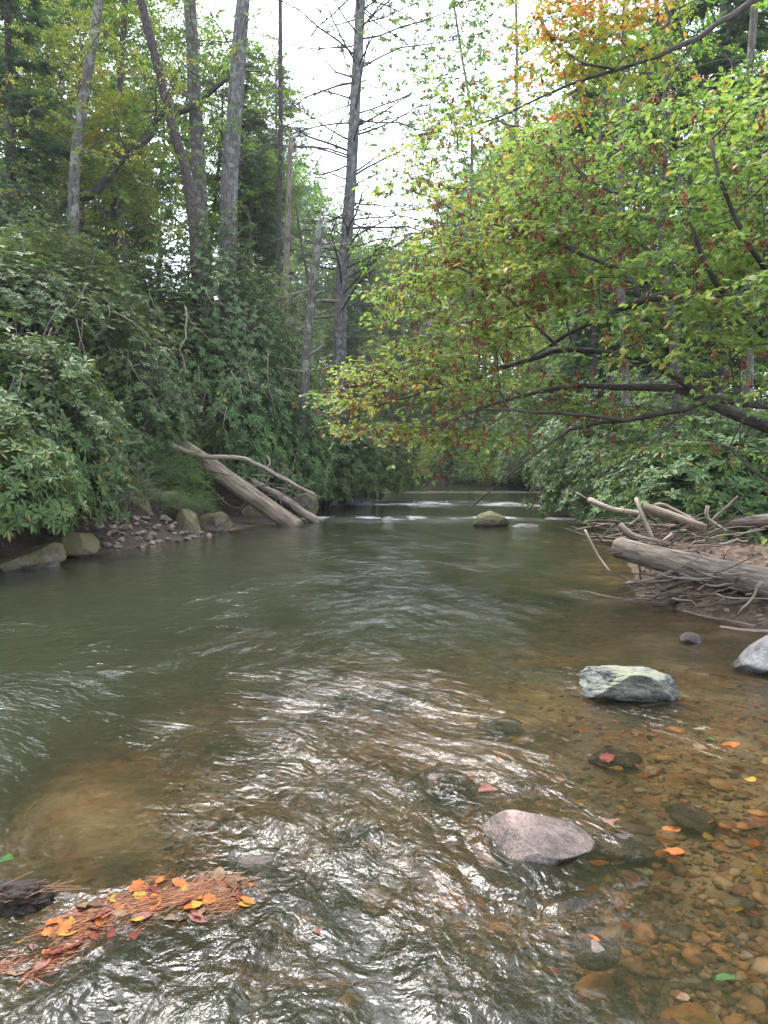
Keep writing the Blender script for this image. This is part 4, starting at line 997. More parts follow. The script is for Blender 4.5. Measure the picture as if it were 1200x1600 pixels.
for px, Y in spots:
    if px > 600 and X_(px, Y) < np.interp(Y, RB[:, 0], RB[:, 1]) + 1.2: continue
    pr = R.choice([BT[0], BT[1], BT[2], HM[0]]); s = R.uniform(.85, 1.15)
    o = tree([pr], px, Y, s, None)
    if pr is HM[0]: tag(o, 'hemlock standing in the dense woods behind the front trees', 'tree', 'hemlocks in the woods')
    else: tag(o, 'broadleaf tree standing in the dense woods behind the front trees', 'tree', 'broadleaf trees in the woods')
for k in range(26):
    px = 430 + 17 * k + R.uniform(-8, 8); Y = R.uniform(76, 105); lim = np.interp(px, [430, 520, 600, 680, 760, 900], [230, 380, 450, 420, 330, 200])
    top = P(px, lim + R.uniform(-15, 60), Y)[2]; pr = R.choice(BT); s = top / {0: 16, 1: 18, 2: 14}[BT.index(pr)]
    o = tree([pr], px, Y, max(.7, s), 'distant broadleaf tree in the wood closing the far bend', 'tree', 'distant trees beyond the far bend')
tree([WP[0]], 610, 76, .85, 'small pine rising beyond the bend under the sky gap')
tree([HM[0]], 545, 52, .78, 'hemlock behind the bare branched conifer')
tree([HM[1]], 690, 80, .95, 'hemlock behind the slender pale tree')
tree([BT[2]], 640, 72, 1.05, 'yellow green tree beyond the bend under the sky gap')

# individual trunks of the left bank
def trunk_tree(name, path, r0, r1, barkm, label, limbs=None, cat='tree', rough=.1, crown=None, extra=None, flare=.3, cap='trunk', k=14):
    """path: picture points with distance, first one at the ground"""
    pts = [P(*p) for p in path]; b = pts[0].copy(); z0 = tz(b[0], b[1]) - .15
    root = empty(name, (b[0], b[1], z0)); b = np.array([b[0], b[1], z0])
    pts[0] = b.copy(); W = Wood(); n = 40
    sp = smooth_path([p - b for p in pts], n); W.tube(sp, np.linspace(r0, r1, n), k, rough, True, flare)
    W.build('trunk', M[barkm], root)
    if limbs:
        limbs(lambda w: w.build('branch', M[extra or barkm], root), sp, b)
    if crown: crown(root, sp, b)
    return tag(root, label, cat)
def dead_limbs(seed, n, lo, hi, L0, up=(-.1, .5), r0=.018, twigs=5, wind=0, fork=True):
    def f(done, sp, b):
        r = np.random.default_rng(seed); H = len(sp) - 1
        for i in range(n):
            L = Wood()
            t = lo + (hi - lo) * (i + r.random()) / n; p0 = np.array([np.interp(t * H, np.arange(H + 1), sp[:, j]) for j in range(3)])
            a = r.uniform(0, 2 * PI); ln = L0 * r.uniform(.4, 1.15); u = r.uniform(*up)
            dv = np.array([math.cos(a), math.sin(a), u]); s = np.linspace(0, 1, 7)[:, None]
            pts = p0 + dv * ln * s + np.array([0, 0, 1]) * ln * (r.uniform(-.35, .35) * s ** 2) + r.normal(0, .04, (7, 3)) * s * ln * .6
            L.tube(pts, np.linspace(r0 * r.uniform(.7, 1.2), r0 * .22, 7), 4, 0, False)
            m = int(twigs * ln / L0 * 2) + 1; q = r.uniform(.25, .95, m); A = np.array([np.interp(q * 6, np.arange(7), pts[:, j]) for j in range(3)]).T
            e = nrm(dv + r.normal(0, .7, (m, 3))) * ln * .34 * r.uniform(.4, 1, (m, 1)); mid = A + e * .5 + r.normal(0, .03, (m, 3))
            L.prisms(A, mid, r0 * .3, r0 * .2); L.prisms(mid, A + e + np.array([0, 0, .05]), r0 * .2, r0 * .1); done(L)
    return f
trunk_tree('pine_tree', [(352, 560, 26), (357, 330, 26), (366, 180, 26), (380, 0, 26), (395, -200, 26)], .32, .2, 'bark_pine', 'thick straight grey pine trunk, right one of the big pair left of the sky', dead_limbs(1, 22, .45, 1, 3.4), extra='bark_dark')
trunk_tree('pine_tree', [(318, 560, 27), (313, 330, 27), (305, 170, 27), (297, 0, 27), (290, -200, 27)], .26, .18, 'bark_grey', 'knobbly grey pine trunk, left one of the big pair', dead_limbs(2, 18, .45, 1, 2.6), extra='bark_dark', rough=.22)
trunk_tree('leaning_tree', [(312, 520, 24), (300, 330, 24), (262, 170, 24), (225, 20, 24), (190, -120, 24)], .17, .12, 'bark_red', 'dark shaggy trunk leaning left across the pine pair', dead_limbs(3, 8, .5, 1, 1.6), extra='bark_dark', rough=.2)
trunk_tree('conifer_tree', [(528, 660, 34), (532, 480, 34), (545, 330, 34), (555, 160, 34), (563, 0, 34), (568, -160, 34)], .30, .2, 'bark_pine', 'tall conifer with bare dead branches radiating against the white sky', dead_limbs(4, 98, .3, 1, 5.2, up=(-.2, .6), r0=.05, twigs=9), extra='bark_dark')
trunk_tree('pale_dead_trunk', [(446, 600, 31), (447, 450, 31), (450, 330, 31), (454, 222, 31)], .15, .10, 'wood_grey', 'pale barkless dead trunk with broken top beside the white pine', dead_limbs(5, 9, .3, .95, 1.0), 'dead tree')
trunk_tree('slender_conifer', [(432, 620, 36), (434, 430, 36), (438, 250, 36), (438, 60, 36), (437, -80, 36)], .14, .09, 'bark_dark', 'thin dark conifer trunk just left of the pale dead trunk', dead_limbs(6, 26, .3, 1, 2.2))
trunk_tree('snag', [(468, 715, 23.3), (476, 600, 23.3), (486, 480, 23.3), (500, 350, 23.3)], .16, .10, 'bark_grey', 'leaning dead snag with splintered top standing at the bank point', dead_limbs(7, 10, .3, .97, 1.3, up=(-.1, .4)), 'dead tree', rough=.15, extra='wood_pale')
# splintered top of the snag
def splinter(name, p0, w, hmax, seed):
    r = np.random.default_rng(seed); W = Wood()
    for i in range(9):
        a = r.uniform(0, 6.3); o = np.array([math.cos(a), math.sin(a), 0]) * w; h = r.uniform(.1, 1) * hmax
        W.tube([p0 + o * .9 - [0, 0, .35], p0 + o * .9, p0 + o * 1.0 + [.03, 0, h]], [w * .5, w * .38, w * .12], 5, .15, True)
    s = [q for q in bpy.data.objects if q.name == name][0]; V = np.array(s.location)
    W.v = [v - V for v in W.v]; W.build('broken_top', M['wood_grey'], s)
splinter('snag', P(500, 352, 23.3), .065, .4, 3)
splinter('pale_dead_trunk', P(454, 224, 31), .07, .7, 4)
trunk_tree('dead_sapling', [(486, 560, 30), (482, 470, 30), (472, 390, 30), (462, 318, 30)], .07, .03, 'bark_red', 'thin dark dead sapling between the pale trunk and the snag', dead_limbs(8, 8, .3, 1, .8), 'dead tree')
def leafy(seed, n, rad, leafm='broad', leaf=.10, top=.35):
    def f(root, sp, b):
        r = np.random.default_rng(seed); m = int(len(sp) * top); mains = []
        c = sp[r.integers(m, len(sp), n)] + r.normal(size=(n, 3)) * np.array([rad, rad, rad * .7])
        W, c, d = grow([(sp[m::4], .03, .02)], c, .006, 4, .1, seed=seed); fol = Foliage()
        sprays(fol, W, c, d, LEAF_LO, 5, 8, .55, leaf, tint_noise(.6), r=r, twig_r=.003, leafjit=.5)
        W.build('limbs', M['bark_dark'], root); fol.build('crown', M[leafm], root)
    return f
trunk_tree('broadleaf_tree', [(112, 520, 22), (113, 400, 22), (118, 250, 22), (138, 110, 22), (155, 0, 22), (165, -120, 22)], .17, .11, 'bark_grey', 'grey lichened trunk bending gently to the right in the upper left', None, crown=leafy(61, 200, 2.0, 'broad_yellow'), rough=.12)
trunk_tree('curved_tree', [(60, 420, 27), (88, 335, 27), (150, 300, 27), (185, 255, 27), (235, 212, 27), (245, 185, 27), (300, 168, 26.5), (345, 130, 26), (390, 100, 26)], .2, .06, 'bark_dark', 'dark crooked tree arching from the left behind the leaning trunk', dead_limbs(9, 12, .5, 1, 2.0, up=(.1, .9), r0=.04), crown=leafy(62, 170, 1.8, 'broad'))
trunk_tree('broadleaf_tree', [(180, 470, 30), (178, 330, 30), (182, 200, 30), (192, 60, 30), (200, -80, 30)], .15, .1, 'bark_dark', 'slim dark trunk rising behind the crooked tree', None, crown=leafy(63, 170, 2.2, 'broad'))
trunk_tree('broadleaf_tree', [(728, 740, 72), (733, 400, 72), (737, 200, 72), (722, 90, 72), (708, 0, 72)], .22, .1, 'bark_grey', 'thin young tree with sparse pale leaves in the right half of the sky gap', None, crown=leafy(64, 1500, 4.8, 'broad', .26, .35))
for i, (px, Y, px2, rr) in enumerate([(925, 26, 925, .13), (985, 20, 968, .11), (1060, 17, 1035, .12), (1165, 19, 1175, .15), (905, 36, 895, .15), (1010, 30, 1020, .18), (1110, 28, 1117, .2), (800, 66, 795, .2)]):
    lb = ['slim trunk at the water edge under the hornbeam tip', 'thin trunk leaning left behind the driftwood', 'mottled trunk bending behind the hornbeam boughs', 'dark trunk close to the right edge in the understory', 'slim trunk beyond the slender one at the right bank', 'straight trunk in the right bank woods behind the maple bough', 'thick straight trunk in the upper right woods', 'slim trunk by the far end of the right bank'][i]
    trunk_tree('broadleaf_tree', [(px, 720, Y), (px * .6 + px2 * .4 + R.uniform(-8, 8), 550, Y), (px2, 380, Y), (px2 + R.uniform(-10, 20), 150, Y), (px2 + 10, -60, Y)], rr, rr * .5, 'bark_grey' if i % 2 else 'bark_dark', lb, None, crown=leafy(70 + i, 150, 2.2, 'broad' if i % 3 else 'broad_yellow', .09, .3))
# pale rock outcrop above the far woods
o = P(665, 470, 82)
v, f = rock_geo(66, (5.5, 4, 7), cuts=12, depth=(.5, .8), rough=.05, planes=[((-.7, 0, .7), .45)])
oc = mk('rock_outcrop', v, [f], M['rock_cliff']); oc.location = (o[0] + .6, 82, o[2] - 6.0); tag(oc, 'pale grey rock outcrop showing through the leaves beyond the bend', 'rock')

# ------------------------------------------------------------------ fallen wood
def stick(name, pts, r0, r1, mat, label=None, cat='branch', group=None, k=7, rough=.1, forks=None, n=None, jit=0.0, seed=0):
    pts = [np.array(p, float) for p in pts]; c = pts[0].copy(); r = np.random.default_rng(seed)
    L = sum(np.linalg.norm(b - a) for a, b in zip(pts[:-1], pts[1:])); n = n or max(6, int(L / .08)); n = min(n, 60)
    p = smooth_path([q - c for q in pts], n)
    if jit: p[1:-1] += np.cumsum(r.normal(0, jit, (n - 2, 3)), 0) * np.sin(np.linspace(0, PI, n - 2))[:, None]
    W = Wood(); W.tube(p, np.linspace(r0, r1, n), k, rough, True)
    for f in forks or []:
        q = [np.array(a, float) - c for a in f[0]]; W.tube(smooth_path(q, 10), np.linspace(f[1], f[2], 10), 5, rough, True)
    o = W.build(name, M[mat]); o.location = c
    return tag(o, label, cat, group)
# left side
stick('fallen_log', [P(285, 700, 19.9), P(330, 730, 19.5), P(400, 780, 19.0), P(466, 826, 18.5)], .235, .205, 'wood_log', 'thick barkless log leaning from the left bank down into the river', 'log', k=22, rough=.07)
stick('fallen_log', [P(395, 752, 20.8), P(440, 778, 20.2), P(500, 818, 19.6)], .09, .11, 'wood_grey', 'thinner pale log lying beside the thick leaning one', 'log', k=12, rough=.12, seed=3, jit=.008)
stick('bare_branch', [P(262, 694, 19.3), P(300, 708, 19.2), P(330, 715, 19.1), P(375, 720, 19.0), P(410, 735, 18.9), P(450, 755, 18.8), P(494, 774, 18.7)], .075, .03, 'wood_pale', 'long pale crooked branch lying across the thick leaning log', k=9, jit=.01,
      forks=[([P(415, 736, 19.2), P(422, 722, 19.2), P(417, 712, 19.2)], .04, .02), ([P(420, 738, 19.1), P(445, 745, 19), P(470, 765, 18.9)], .02, .008)])
stick('bare_branch', [P(82, 560, 15.5), P(100, 590, 15.3), P(112, 622, 15), P(150, 655, 14.8), P(178, 690, 14.6)], .028, .012, 'wood_pale', 'long thin whitish branch drooping through the left bank shrubs', jit=.01)
stick('bare_branch', [P(168, 672, 17.5), P(195, 677, 17.3), P(212, 686, 17)], .06, .05, 'wood_grey', 'short brown branch end poking from the leaves above the light green shrub', k=8)
stick('bare_branch', [P(150, 700, 15), P(185, 697, 14.8), P(216, 690, 14.7)], .018, .008, 'wood_pale', 'thin pale twig lying level over the low rhododendron')
stick('bare_branch', [P(225, 535, 19.3), P(228, 560, 19.3), P(222, 580, 19.2), P(234, 612, 19)], .03, .015, 'wood_pale', 'crooked pale stem hanging in the laurel shade', jit=.02)
stick('bare_branch', [P(290, 480, 19.5), P(292, 520, 19.4), P(283, 550, 19.3), P(292, 585, 19.2)], .022, .012, 'wood_pale', 'zigzag pale stem in front of the tall laurel', jit=.02)
for k in range(16):
    px = R.uniform(285, 400); py = R.uniform(735, 785); Y = 19.3 + R.uniform(-.3, .8)
    a = P(px, py, Y); dx = R.uniform(.5, 1.3) * R.choice([-1, 1, 1]); b_ = a + np.array([dx, R.uniform(-.3, .3), R.uniform(-.5, .25)]); m_ = (a + b_) / 2 + np.array([0, 0, R.uniform(-.2, .2)])
    stick('bare_branch', [a, m_, b_], .018, .006, 'wood_grey' if k % 2 else 'wood_brown', 'thin crooked bare branch in the dark hollow under the leaning log', 'branch', 'bare branches under the leaning log', k=5, jit=.01, seed=k)
for k in range(26):
    px = R.uniform(395, 480); py = R.uniform(735, 800); Y = 19.6 + R.uniform(-.5, .6)
    a = P(px, py, Y); an = R.uniform(0, 6.28); b_ = a + np.array([math.cos(an) * .7, R.uniform(-.3, .3), math.sin(an) * .5]); b_[2] = max(b_[2], .03)
    stick('bare_branch', [a, (a + b_) / 2 + np.array([0, 0, .08]), b_], .011, .004, 'wood_grey' if k % 3 else 'wood_pale', 'fine bare twig tangled beside the thinner pale log', 'branch', 'bare twigs beside the thinner log', k=4, jit=.008, seed=k + 30)
for a, m_, b_, k in WOODQ:
    stick('bare_branch', [a, m_, b_], .010, .004, 'wood_grey' if k % 3 else 'wood_pale', 'bare crooked pale stem showing among the left bank shrubs', 'branch', 'bare stems among the left bank shrubs', k=5, jit=.018, seed=k + 200)
# bare twiggy shrub (pinkish) above the stones
for k in range(60):
    a = P(R.uniform(170, 225), R.uniform(735, 790), 15.3 + R.uniform(-.3, .5)); an = R.uniform(.2, 2.9); b_ = a + np.array([math.cos(an) * .6, R.uniform(-.3, .3), math.sin(an) * .5 - .1])
    stick('bare_branch', [a, (a + b_) / 2 + np.array([R.uniform(-.05, .05), 0, .06]), b_], .007, .003, 'wood_grey', 'fine dead pinkish twig in the bare patch above the stone heap', 'twig', 'dead twigs above the stone heap', k=4, jit=.008, seed=k + 60)
# right side driftwood
stick('fallen_log', [P(968, 856, 9.5), P(1010, 868, 9.1), P(1080, 884, 8.4), P(1150, 902, 7.8), P(1220, 916, 7.3), P(1340, 955, 6.8)], .135, .16, 'wood_grey', 'thick grey log jutting over the water on top of the driftwood', 'log', k=22, rough=.07, n=60)
stick('fallen_log', [P(1055, 798, 14.5), P(1110, 796, 14.3), P(1170, 795, 14.1), P(1330, 790, 13.8)], .12, .16, 'wood_brown', 'long dark level log lying furthest back behind the driftwood', 'log', k=14)
stick('fallen_log', [P(1120, 826, 12.4), P(1150, 818, 12), P(1200, 812, 11.7), P(1300, 806, 11.3)], .06, .13, 'wood_grey', 'smooth grey log between the thick log and the furthest log', 'log', k=14)
stick('fallen_log', [P(1005, 792, 11.2), P(1045, 806, 11), P(1100, 828, 10.7)], .075, .085, 'wood_log', 'broken reddish brown log end on top of the tangle', 'log', k=12, rough=.12)
stick('fallen_log', [P(968, 820, 10.2), P(990, 838, 10.1), P(1040, 850, 10)], .05, .04, 'wood_grey', 'short bent log behind the free end of the thick log', 'log', k=9)
sp = [([(921, 781, 12.5), (950, 794, 12.2), (985, 800, 12), (1030, 806, 11.8)], .05, .04, 'wood_pale', 'pale long branch reaching left over the water from the tangle'),
      ([(900, 770, 12.7), (921, 781, 12.5)], .02, .006, 'wood_grey', 'thin twig at the far tip of the pale long branch'),
      ([(994, 779, 10.5), (1003, 805, 10.3), (1023, 848, 10.1)], .028, .026, 'wood_pale', 'straight bleached stick standing up out of the tangle'),
      ([(1106, 790, 10.5), (1104, 808, 10.5), (1120, 820, 10.4), (1135, 830, 10.3)], .026, .02, 'wood_pale', 'bleached hooked stick on the right of the tangle'),
      ([(1022, 790, 11.5), (1035, 788, 11.5), (1060, 800, 11.4), (1085, 812, 11.2)], .028, .02, 'wood_pale', 'curved whitish stick looping above the broken log'),
      ([(1030, 852, 9.8), (1050, 835, 9.9)], .026, .03, 'wood_pale', 'cut pale stub pointing up behind the thick log'),
      ([(914, 828, 9.8), (925, 850, 9.6), (938, 873, 9.4), (954, 894, 9.1)], .016, .012, 'wood_pale', 'lone pale stick slanting out of the open water'),
      ([(977, 912, 8.6), (1010, 907, 8.5), (1060, 890, 8.5)], .018, .025, 'wood_grey', 'long branch lying in the water under the thick log'),
      ([(1118, 928, 7.4), (1132, 933, 7.4), (1165, 934, 7.3), (1210, 936, 7.2)], .009, .007, 'wood_pale', 'white forked twig below the thick log'),
      ([(1068, 955, 7.5), (1110, 964, 7.2), (1180, 978, 6.8)], .010, .008, 'wood_grey', 'thin brown stick lying along the water edge'),
      ([(1126, 980, 6.9), (1160, 984, 6.7), (1215, 988, 6.4)], .014, .017, 'wood_pale', 'light coloured stick at the right edge above the shallows'),
      ([(890, 1093, 4.95), (912, 1100, 4.9), (932, 1106, 4.86)], .010, .009, 'wood_brown', 'short black stick caught against the left foot of the angular boulder'),
      ([(998, 1112, 4.72), (1035, 1108, 4.74), (1072, 1106, 4.76)], .014, .010, 'wood_pale', 'pale wet stick caught in front of the angular boulder'),
      ([(1000, 868, 9.15), (998, 890, 9.1), (1002, 908, 9.05)], .018, .012, 'wood_brown', 'dark broken stub hanging from the free end of the thick log')]
for k, (pp, a, b_, mt, lb) in enumerate(sp):
    pts = [P(*q) for q in pp]
    fk = None
    if k == 8: fk = [([pts[1], P(1122, 940, 7.4), P(1110, 943, 7.45)], .006, .003)]
    stick('stick', pts, a, b_, mt, lb, 'stick', None, 7, jit=.004 if k not in (2,) else 0, seed=k, forks=fk)
for k in range(190):
    if k < 120: px = R.gauss(1050, 50); py = R.uniform(812, 862); Y = 9.4 + (862 - py) / 50 * 2.4 + R.uniform(-.3, .3)
    else: px = R.uniform(1000, 1200); py = R.uniform(895, 945); Y = 8.3 - (px - 1000) / 200 * 1.0 + R.uniform(-.2, .3)
    px = min(max(px, 968), 1190)
    a = P(px, py, Y); L = R.uniform(.3, 1.0); an = R.gauss(.25, .6) + (PI if R.random() < .5 else 0)
    b_ = a + np.array([math.cos(an) * L, R.uniform(-.35, .35) * L, math.sin(an) * L * .45]); b_[2] = max(b_[2], .03)
    rr = R.uniform(.004, .014) * (2.2 if k % 9 == 0 else 1)
    stick('stick', [a, (a + b_) / 2 + np.array([0, 0, R.uniform(-.04, .04)]), b_], rr, rr * .5, R.choice(['wood_grey', 'wood_brown', 'wood_brown', 'wood_pale', 'wood_brown']), 'bare dead stick tangled in the driftwood pile on the right bank', 'stick', 'sticks tangled in the driftwood pile', k=5, jit=.014, seed=k)

# ------------------------------------------------------------------ fallen leaves
def leaf_outline(kind):
    if kind == 'lobed':
        a = [(0, 0), (.12, .10), (.30, .06), (.30, .20), (.46, .36), (.34, .42), (.36, .60), (.20, .62), (.15, .80), (0, .96)]
    else:
        a = [(0, 0), (.10, .10), (.22, .28), (.27, .48), (.20, .72), (.08, .90), (0, 1.0)]
    return a + [(-x, y) for x, y in a[-2:0:-1]]
def fallen_mesh(kind, mat, seed):
    r = np.random.default_rng(seed); ol = np.array(leaf_outline(kind)); n = len(ol)
    mid = np.array([(0, .45)]); p = np.vstack([mid, ol, ol * .5 + mid * .5]); z = .30 * np.abs(p[:, 0]) + .14 * np.sin(p[:, 1] * 4 + seed) + r.normal(0, .02, len(p))
    v = np.c_[p[:, 0], p[:, 1] - .5, z]
    i = np.arange(n); j = (i + 1) % n
    tri = np.stack([np.zeros(n, int), 1 + n + i, 1 + n + j], 1); q = np.stack([1 + n + i, 1 + i, 1 + j, 1 + n + j], 1)
    s0 = len(v); v = np.vstack([v, [(-.012, -.5, 0), (.012, -.5, 0), (.012, -.78, .04), (-.012, -.78, .04)]]); q = np.vstack([q, [[s0, s0 + 1, s0 + 2, s0 + 3]]])
    o = mk('fallen_leaf', v, [tri, q], mat); me = o.data; bpy.data.objects.remove(o); return me
LM = {'orange': simple('orange_leaf', (0.36, 0.12, 0.022), .65, (0.22, 0.055, 0.012), 40, .2), 'yellow': simple('yellow_leaf', (0.310, 0.205, 0.025), .65, (0.223, 0.124, 0.019), 40, .2),
      'red': simple('red_leaf', (0.149, 0.034, 0.022), .7, (0.081, 0.019, 0.012), 40, .2), 'tan': simple('tan_leaf', (0.198, 0.130, 0.074), .7, (0.112, 0.068, 0.037), 40, .2),
      'brown': simple('brown_leaf', (0.105, 0.056, 0.028), .7, (0.056, 0.028, 0.015), 40, .1), 'green': simple('green_leaf', (0.043, 0.112, 0.025), .7, (0.025, 0.068, 0.015), 40, .2), 'pink': simple('pink_leaf', (0.211, 0.099, 0.074), .7, (0.136, 0.056, 0.043), 40, .2), 'pale': simple('pale_leaf', (0.186, 0.192, 0.112), .7, (0.124, 0.130, 0.068), 40, .2)}
FM = {(k, c): fallen_mesh(k, m, i) for i, (k, c, m) in enumerate([(k, c, m) for k in ('lobed', 'oval') for c, m in LM.items()])}
def leaf_at(px, py, size, kind, col, label, group=None, depth=None, rz=None, zoff=.004, tiltm=.25):
    if depth is None and zoff == .004: zoff = R.uniform(.003, .007)
    size *= .85
    g = G(px, py)
    z = zoff if depth is None else tz(g[0], g[1]) + depth
    if depth is not None:
        z = min(z, -.02)
    return inst('fallen_leaf', FM[(kind, col)], (g[0], g[1], z), (R.uniform(-tiltm, tiltm), R.uniform(-tiltm, tiltm), R.uniform(0, 6.28) if rz is None else rz), (size, size, size * .4), label, 'leaf', group)
# single leaves one can point to
leaf_at(8, 1372, .10, 'oval', 'green', 'large green leaf on the dark soil clump at the left edge', zoff=.07, rz=1.3)
leaf_at(905 + 50, 1295, .10, 'lobed', 'pink', 'pink lobed leaf stuck upright on the low wet stone', zoff=.03, rz=2.8)
leaf_at(1172, 1219, .07, 'lobed', 'yellow', 'bright yellow leaf floating near the right edge above the cobbles')
leaf_at(1112, 1158, .09, 'lobed', 'green', 'bright green lobed leaf caught at the water surface')
leaf_at(1093, 1140, .08, 'lobed', 'pale', 'whitish lobed leaf beside the bright green one')
leaf_at(918, 1082, .08, 'lobed', 'red', 'red leaf stuck at the left side of the angular boulder', zoff=.04)
leaf_at(708, 1412, .15, 'lobed', 'orange', 'large orange lobed leaf in the ripples below the pinkish boulder')
leaf_at(750, 1413, .06, 'oval', 'orange', 'small orange leaf right next to the large orange lobed one')
leaf_at(1050, 1297, .12, 'oval', 'orange', 'glowing orange leaf downstream of the low wet stone, upper of two')
leaf_at(1053, 1332, .10, 'oval', 'orange', 'glowing orange leaf downstream of the low wet stone, lower of two')
leaf_at(1005, 1358, .10, 'lobed', 'pale', 'pale green leaf under water below the two glowing orange leaves', rz=1, zoff=-.02)
leaf_at(1130, 1530, .08, 'oval', 'green', 'pale green leaf on the cobbles near the lower right corner')
leaf_at(923, 1468, .07, 'oval', 'orange', 'curled orange leaf over the reddish cobble', rz=1)
leaf_at(500, 1460, .05, 'lobed', 'pink', 'small magenta leaf afloat right of the leaf raft')
leaf_at(1066, 1560, .05, 'lobed', 'tan', 'small pale tan leaf on the cobbles by the bottom edge')
leaf_at(1095, 1170, .12, 'oval', 'tan', 'long tan leaf near the bright green leaf', rz=.6)
leaf_at(1140, 1165, .14, 'oval', 'orange', 'wide orange leaf right of the bright green leaf', rz=1.6)
leaf_at(945, 1187, .12, 'lobed', 'red', 'reddish leaf under the ripples below the angular boulder')
leaf_at(760, 1235, .12, 'lobed', 'pink', 'pinkish leaf under the ripples above the pinkish boulder')
for k in range(110):
    px, py = (R.uniform(420, 1180), R.uniform(1120, 1600)) if k < 55 else (R.uniform(880, 1230), R.uniform(1090, 1400))
    col = R.choice(['orange', 'tan', 'red', 'yellow', 'orange', 'pink'])
    leaf_at(px, py, R.uniform(.05, .11), R.choice(['lobed', 'oval']), col, '%s leaf drifting just under the rippled surface' % col, '%s leaves drifting under the ripples' % col, zoff=R.uniform(-.035, -.008))
for k in range(70):
    if k < 45: px, py = R.uniform(860, 1230), 1110 + 490 * R.random()
    else: px, py = R.uniform(380, 900), R.uniform(1200, 1600)
    col = R.choice(['orange', 'tan', 'brown', 'yellow', 'orange', 'tan', 'red', 'pale', 'brown']); 
    leaf_at(px, py, R.uniform(.04, .10), R.choice(['lobed', 'oval']), col, 'sunken %s leaf lying among the cobbles of the shallow riverbed' % col, 'sunken %s leaves on the riverbed' % col, depth=R.uniform(.015, .05))
# raft of needles and leaves lower left
def raft():
    r = np.random.default_rng(4); n = 3200
    t = r.uniform(0, 1, n); px = 20 + 370 * t + r.normal(0, 14, n); mid = np.interp(t, [0, .3, .6, 1], [1515, 1440, 1408, 1398]); wid = np.interp(t, [0, .25, .6, .85, 1], [18, 34, 36, 30, 12]); py = mid + r.normal(0, .55, n) * wid
    gg = np.array([G(a, b) for a, b in zip(px, py)]); hgt = np.exp(-((py - mid) / wid) ** 2) * .012
    z = -.003 + r.random(n) * hgt
    th = r.normal(.55, .45, n); al = np.stack([np.cos(th), np.sin(th), r.normal(0, .06, n)], 1)
    tm = (np.array([(-.008, -.5, 0), (.008, -.5, 0), (.008, .5, 0), (-.008, .5, 0)], float), np.array([(0, 1, 2), (0, 2, 3)]))
    f = Foliage(); f.add(tm, np.c_[gg[:, :2], z], al, np.tile([0, 0, 1.], (n, 1)) + r.normal(0, .3, (n, 3)), r.uniform(.08, .16, n), r.random(n))
    m = leafmat('fallen_pine_needle', [(.06, .02, .01), (.20, .06, .018), (.27, .11, .035), (.13, .04, .015)], .15, .55, .25, 0)
    o = f.build('needle_litter', m); tag(o, 'raft of fallen orange pine needles caught in the ripples', 'needle litter', None, 'stuff')
raft()
cols = ['orange', 'yellow', 'brown', 'pink', 'orange', 'tan', 'yellow', 'red', 'orange', 'red']
for k in range(95):
    t = R.random(); px = 15 + 385 * t; mid = float(np.interp(t, [0, .3, .6, 1], [1515, 1440, 1408, 1398])); wid = float(np.interp(t, [0, .25, .6, .85, 1], [24, 34, 32, 30, 16])); py = mid + R.gauss(0, .55) * wid; col = R.choice(cols)
    leaf_at(px, py, R.uniform(.05, .10), R.choice(['lobed', 'oval', 'oval']), col, 'fallen %s leaf lying on the raft of pine needles' % col, 'fallen %s leaves on the needle raft' % col, zoff=R.uniform(.001, .012), tiltm=.2)
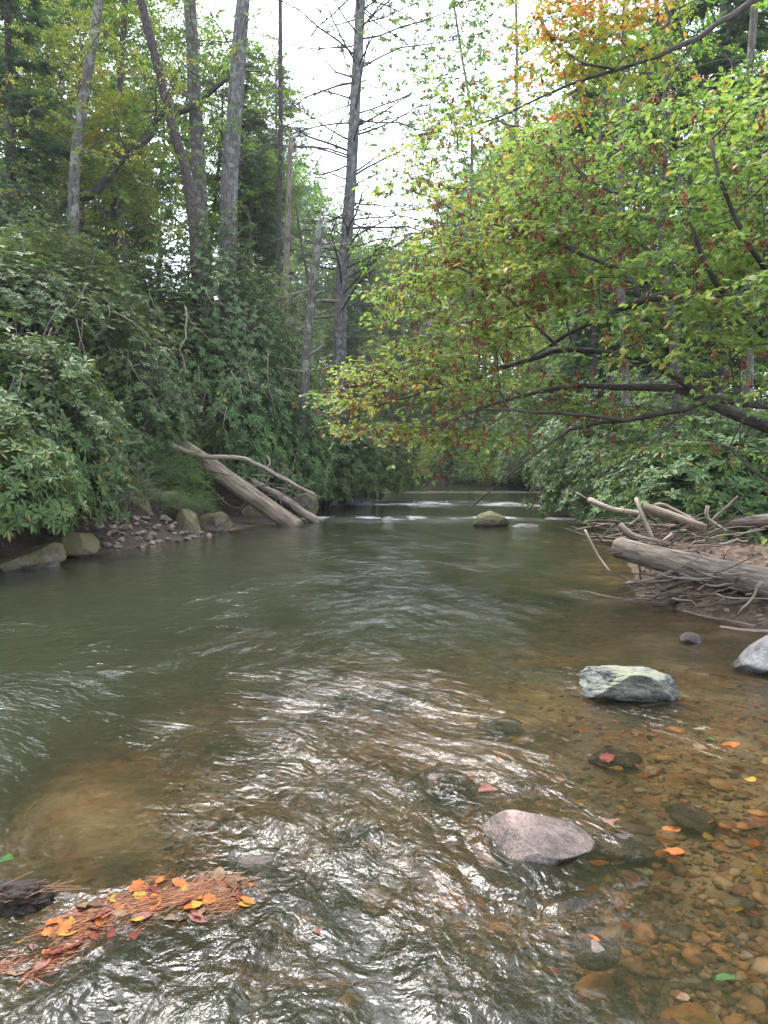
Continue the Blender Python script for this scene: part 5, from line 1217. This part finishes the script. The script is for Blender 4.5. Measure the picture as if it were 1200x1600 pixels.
# dark soil clump at the left edge
g = G(12, 1418)
v, f = rock_geo(91, (.15, .085, .055), cuts=2, rough=.30, sub=6)
o = mk('soil_clump', v, [f], simple('dark_soil', (.010, .008, .006), .8, (.035, .022, .015), 60, spec=.2)); o.location = (g[0] - .02, g[1] + .03, .0); tag(o, 'dark clump of soil and roots breaking the surface at the left edge', 'soil')
for k in range(14):
    a = np.array([g[0] + R.uniform(-.1, .12), g[1] + R.uniform(-.05, .05), .045]); an = R.uniform(-.6, .6) + .4
    stick('twig', [a, a + np.array([math.cos(an) * .12, math.sin(an) * .12, R.uniform(-.03, .03)])], .002, .001, 'wood_stub', 'fine reddish twig stuck in the dark soil clump', 'twig', 'twigs in the dark soil clump', k=4, rough=0)
# leaf litter on the right bank
def litter():
    r = np.random.default_rng(8); n = 9000
    x = r.uniform(3.0, 12, n); y = r.uniform(6.5, 22, n); z = terrain(x, y); k = z > .06; x, y, z = x[k], y[k], z[k]; n = len(x)
    th = r.uniform(0, 6.3, n); al = np.stack([np.cos(th), np.sin(th), r.normal(0, .25, n)], 1)
    f = Foliage(); f.add(LEAF_HI, np.c_[x, y, z + .015], al, np.array([0, 0, 1.]) + r.normal(0, .35, (n, 3)), r.uniform(.05, .10, n), r.random(n), width=1.2)
    m = leafmat('dry_litter_leaf', [(.06, .04, .028), (.13, .088, .06), (.23, .16, .11), (.17, .10, .06)], .1, .7, .2, 0)
    tag(f.build('leaf_litter', m), 'dry brown leaf litter on the right bank behind the driftwood', 'leaf litter', None, 'stuff')
litter()

# ------------------------------------------------------------------ damp air between the trees
def haze():
    x0, x1, y0, y1, z0, z1 = -410, 410, -210, 510, -3.5, 75
    v = np.array([(x, y, z) for z in (z0, z1) for y in (y0, y1) for x in (x0, x1)], float)
    f = np.array([(0, 2, 3, 1), (4, 5, 7, 6), (0, 1, 5, 4), (2, 6, 7, 3), (0, 4, 6, 2), (1, 3, 7, 5)])
    m, N, L = newmat('haze'); p = N.new('ShaderNodeVolumePrincipled'); p.inputs['Density'].default_value = .00045; p.inputs['Color'].default_value = (.93, .96, 1, 1); p.inputs['Anisotropy'].default_value = .2
    o = N.new('ShaderNodeOutputMaterial'); L.new(p.outputs[0], o.inputs['Volume'])
    tag(mk('haze', v, [f], m, None, False), 'thin pale damp haze between the trees', 'haze', None, 'stuff')
haze()
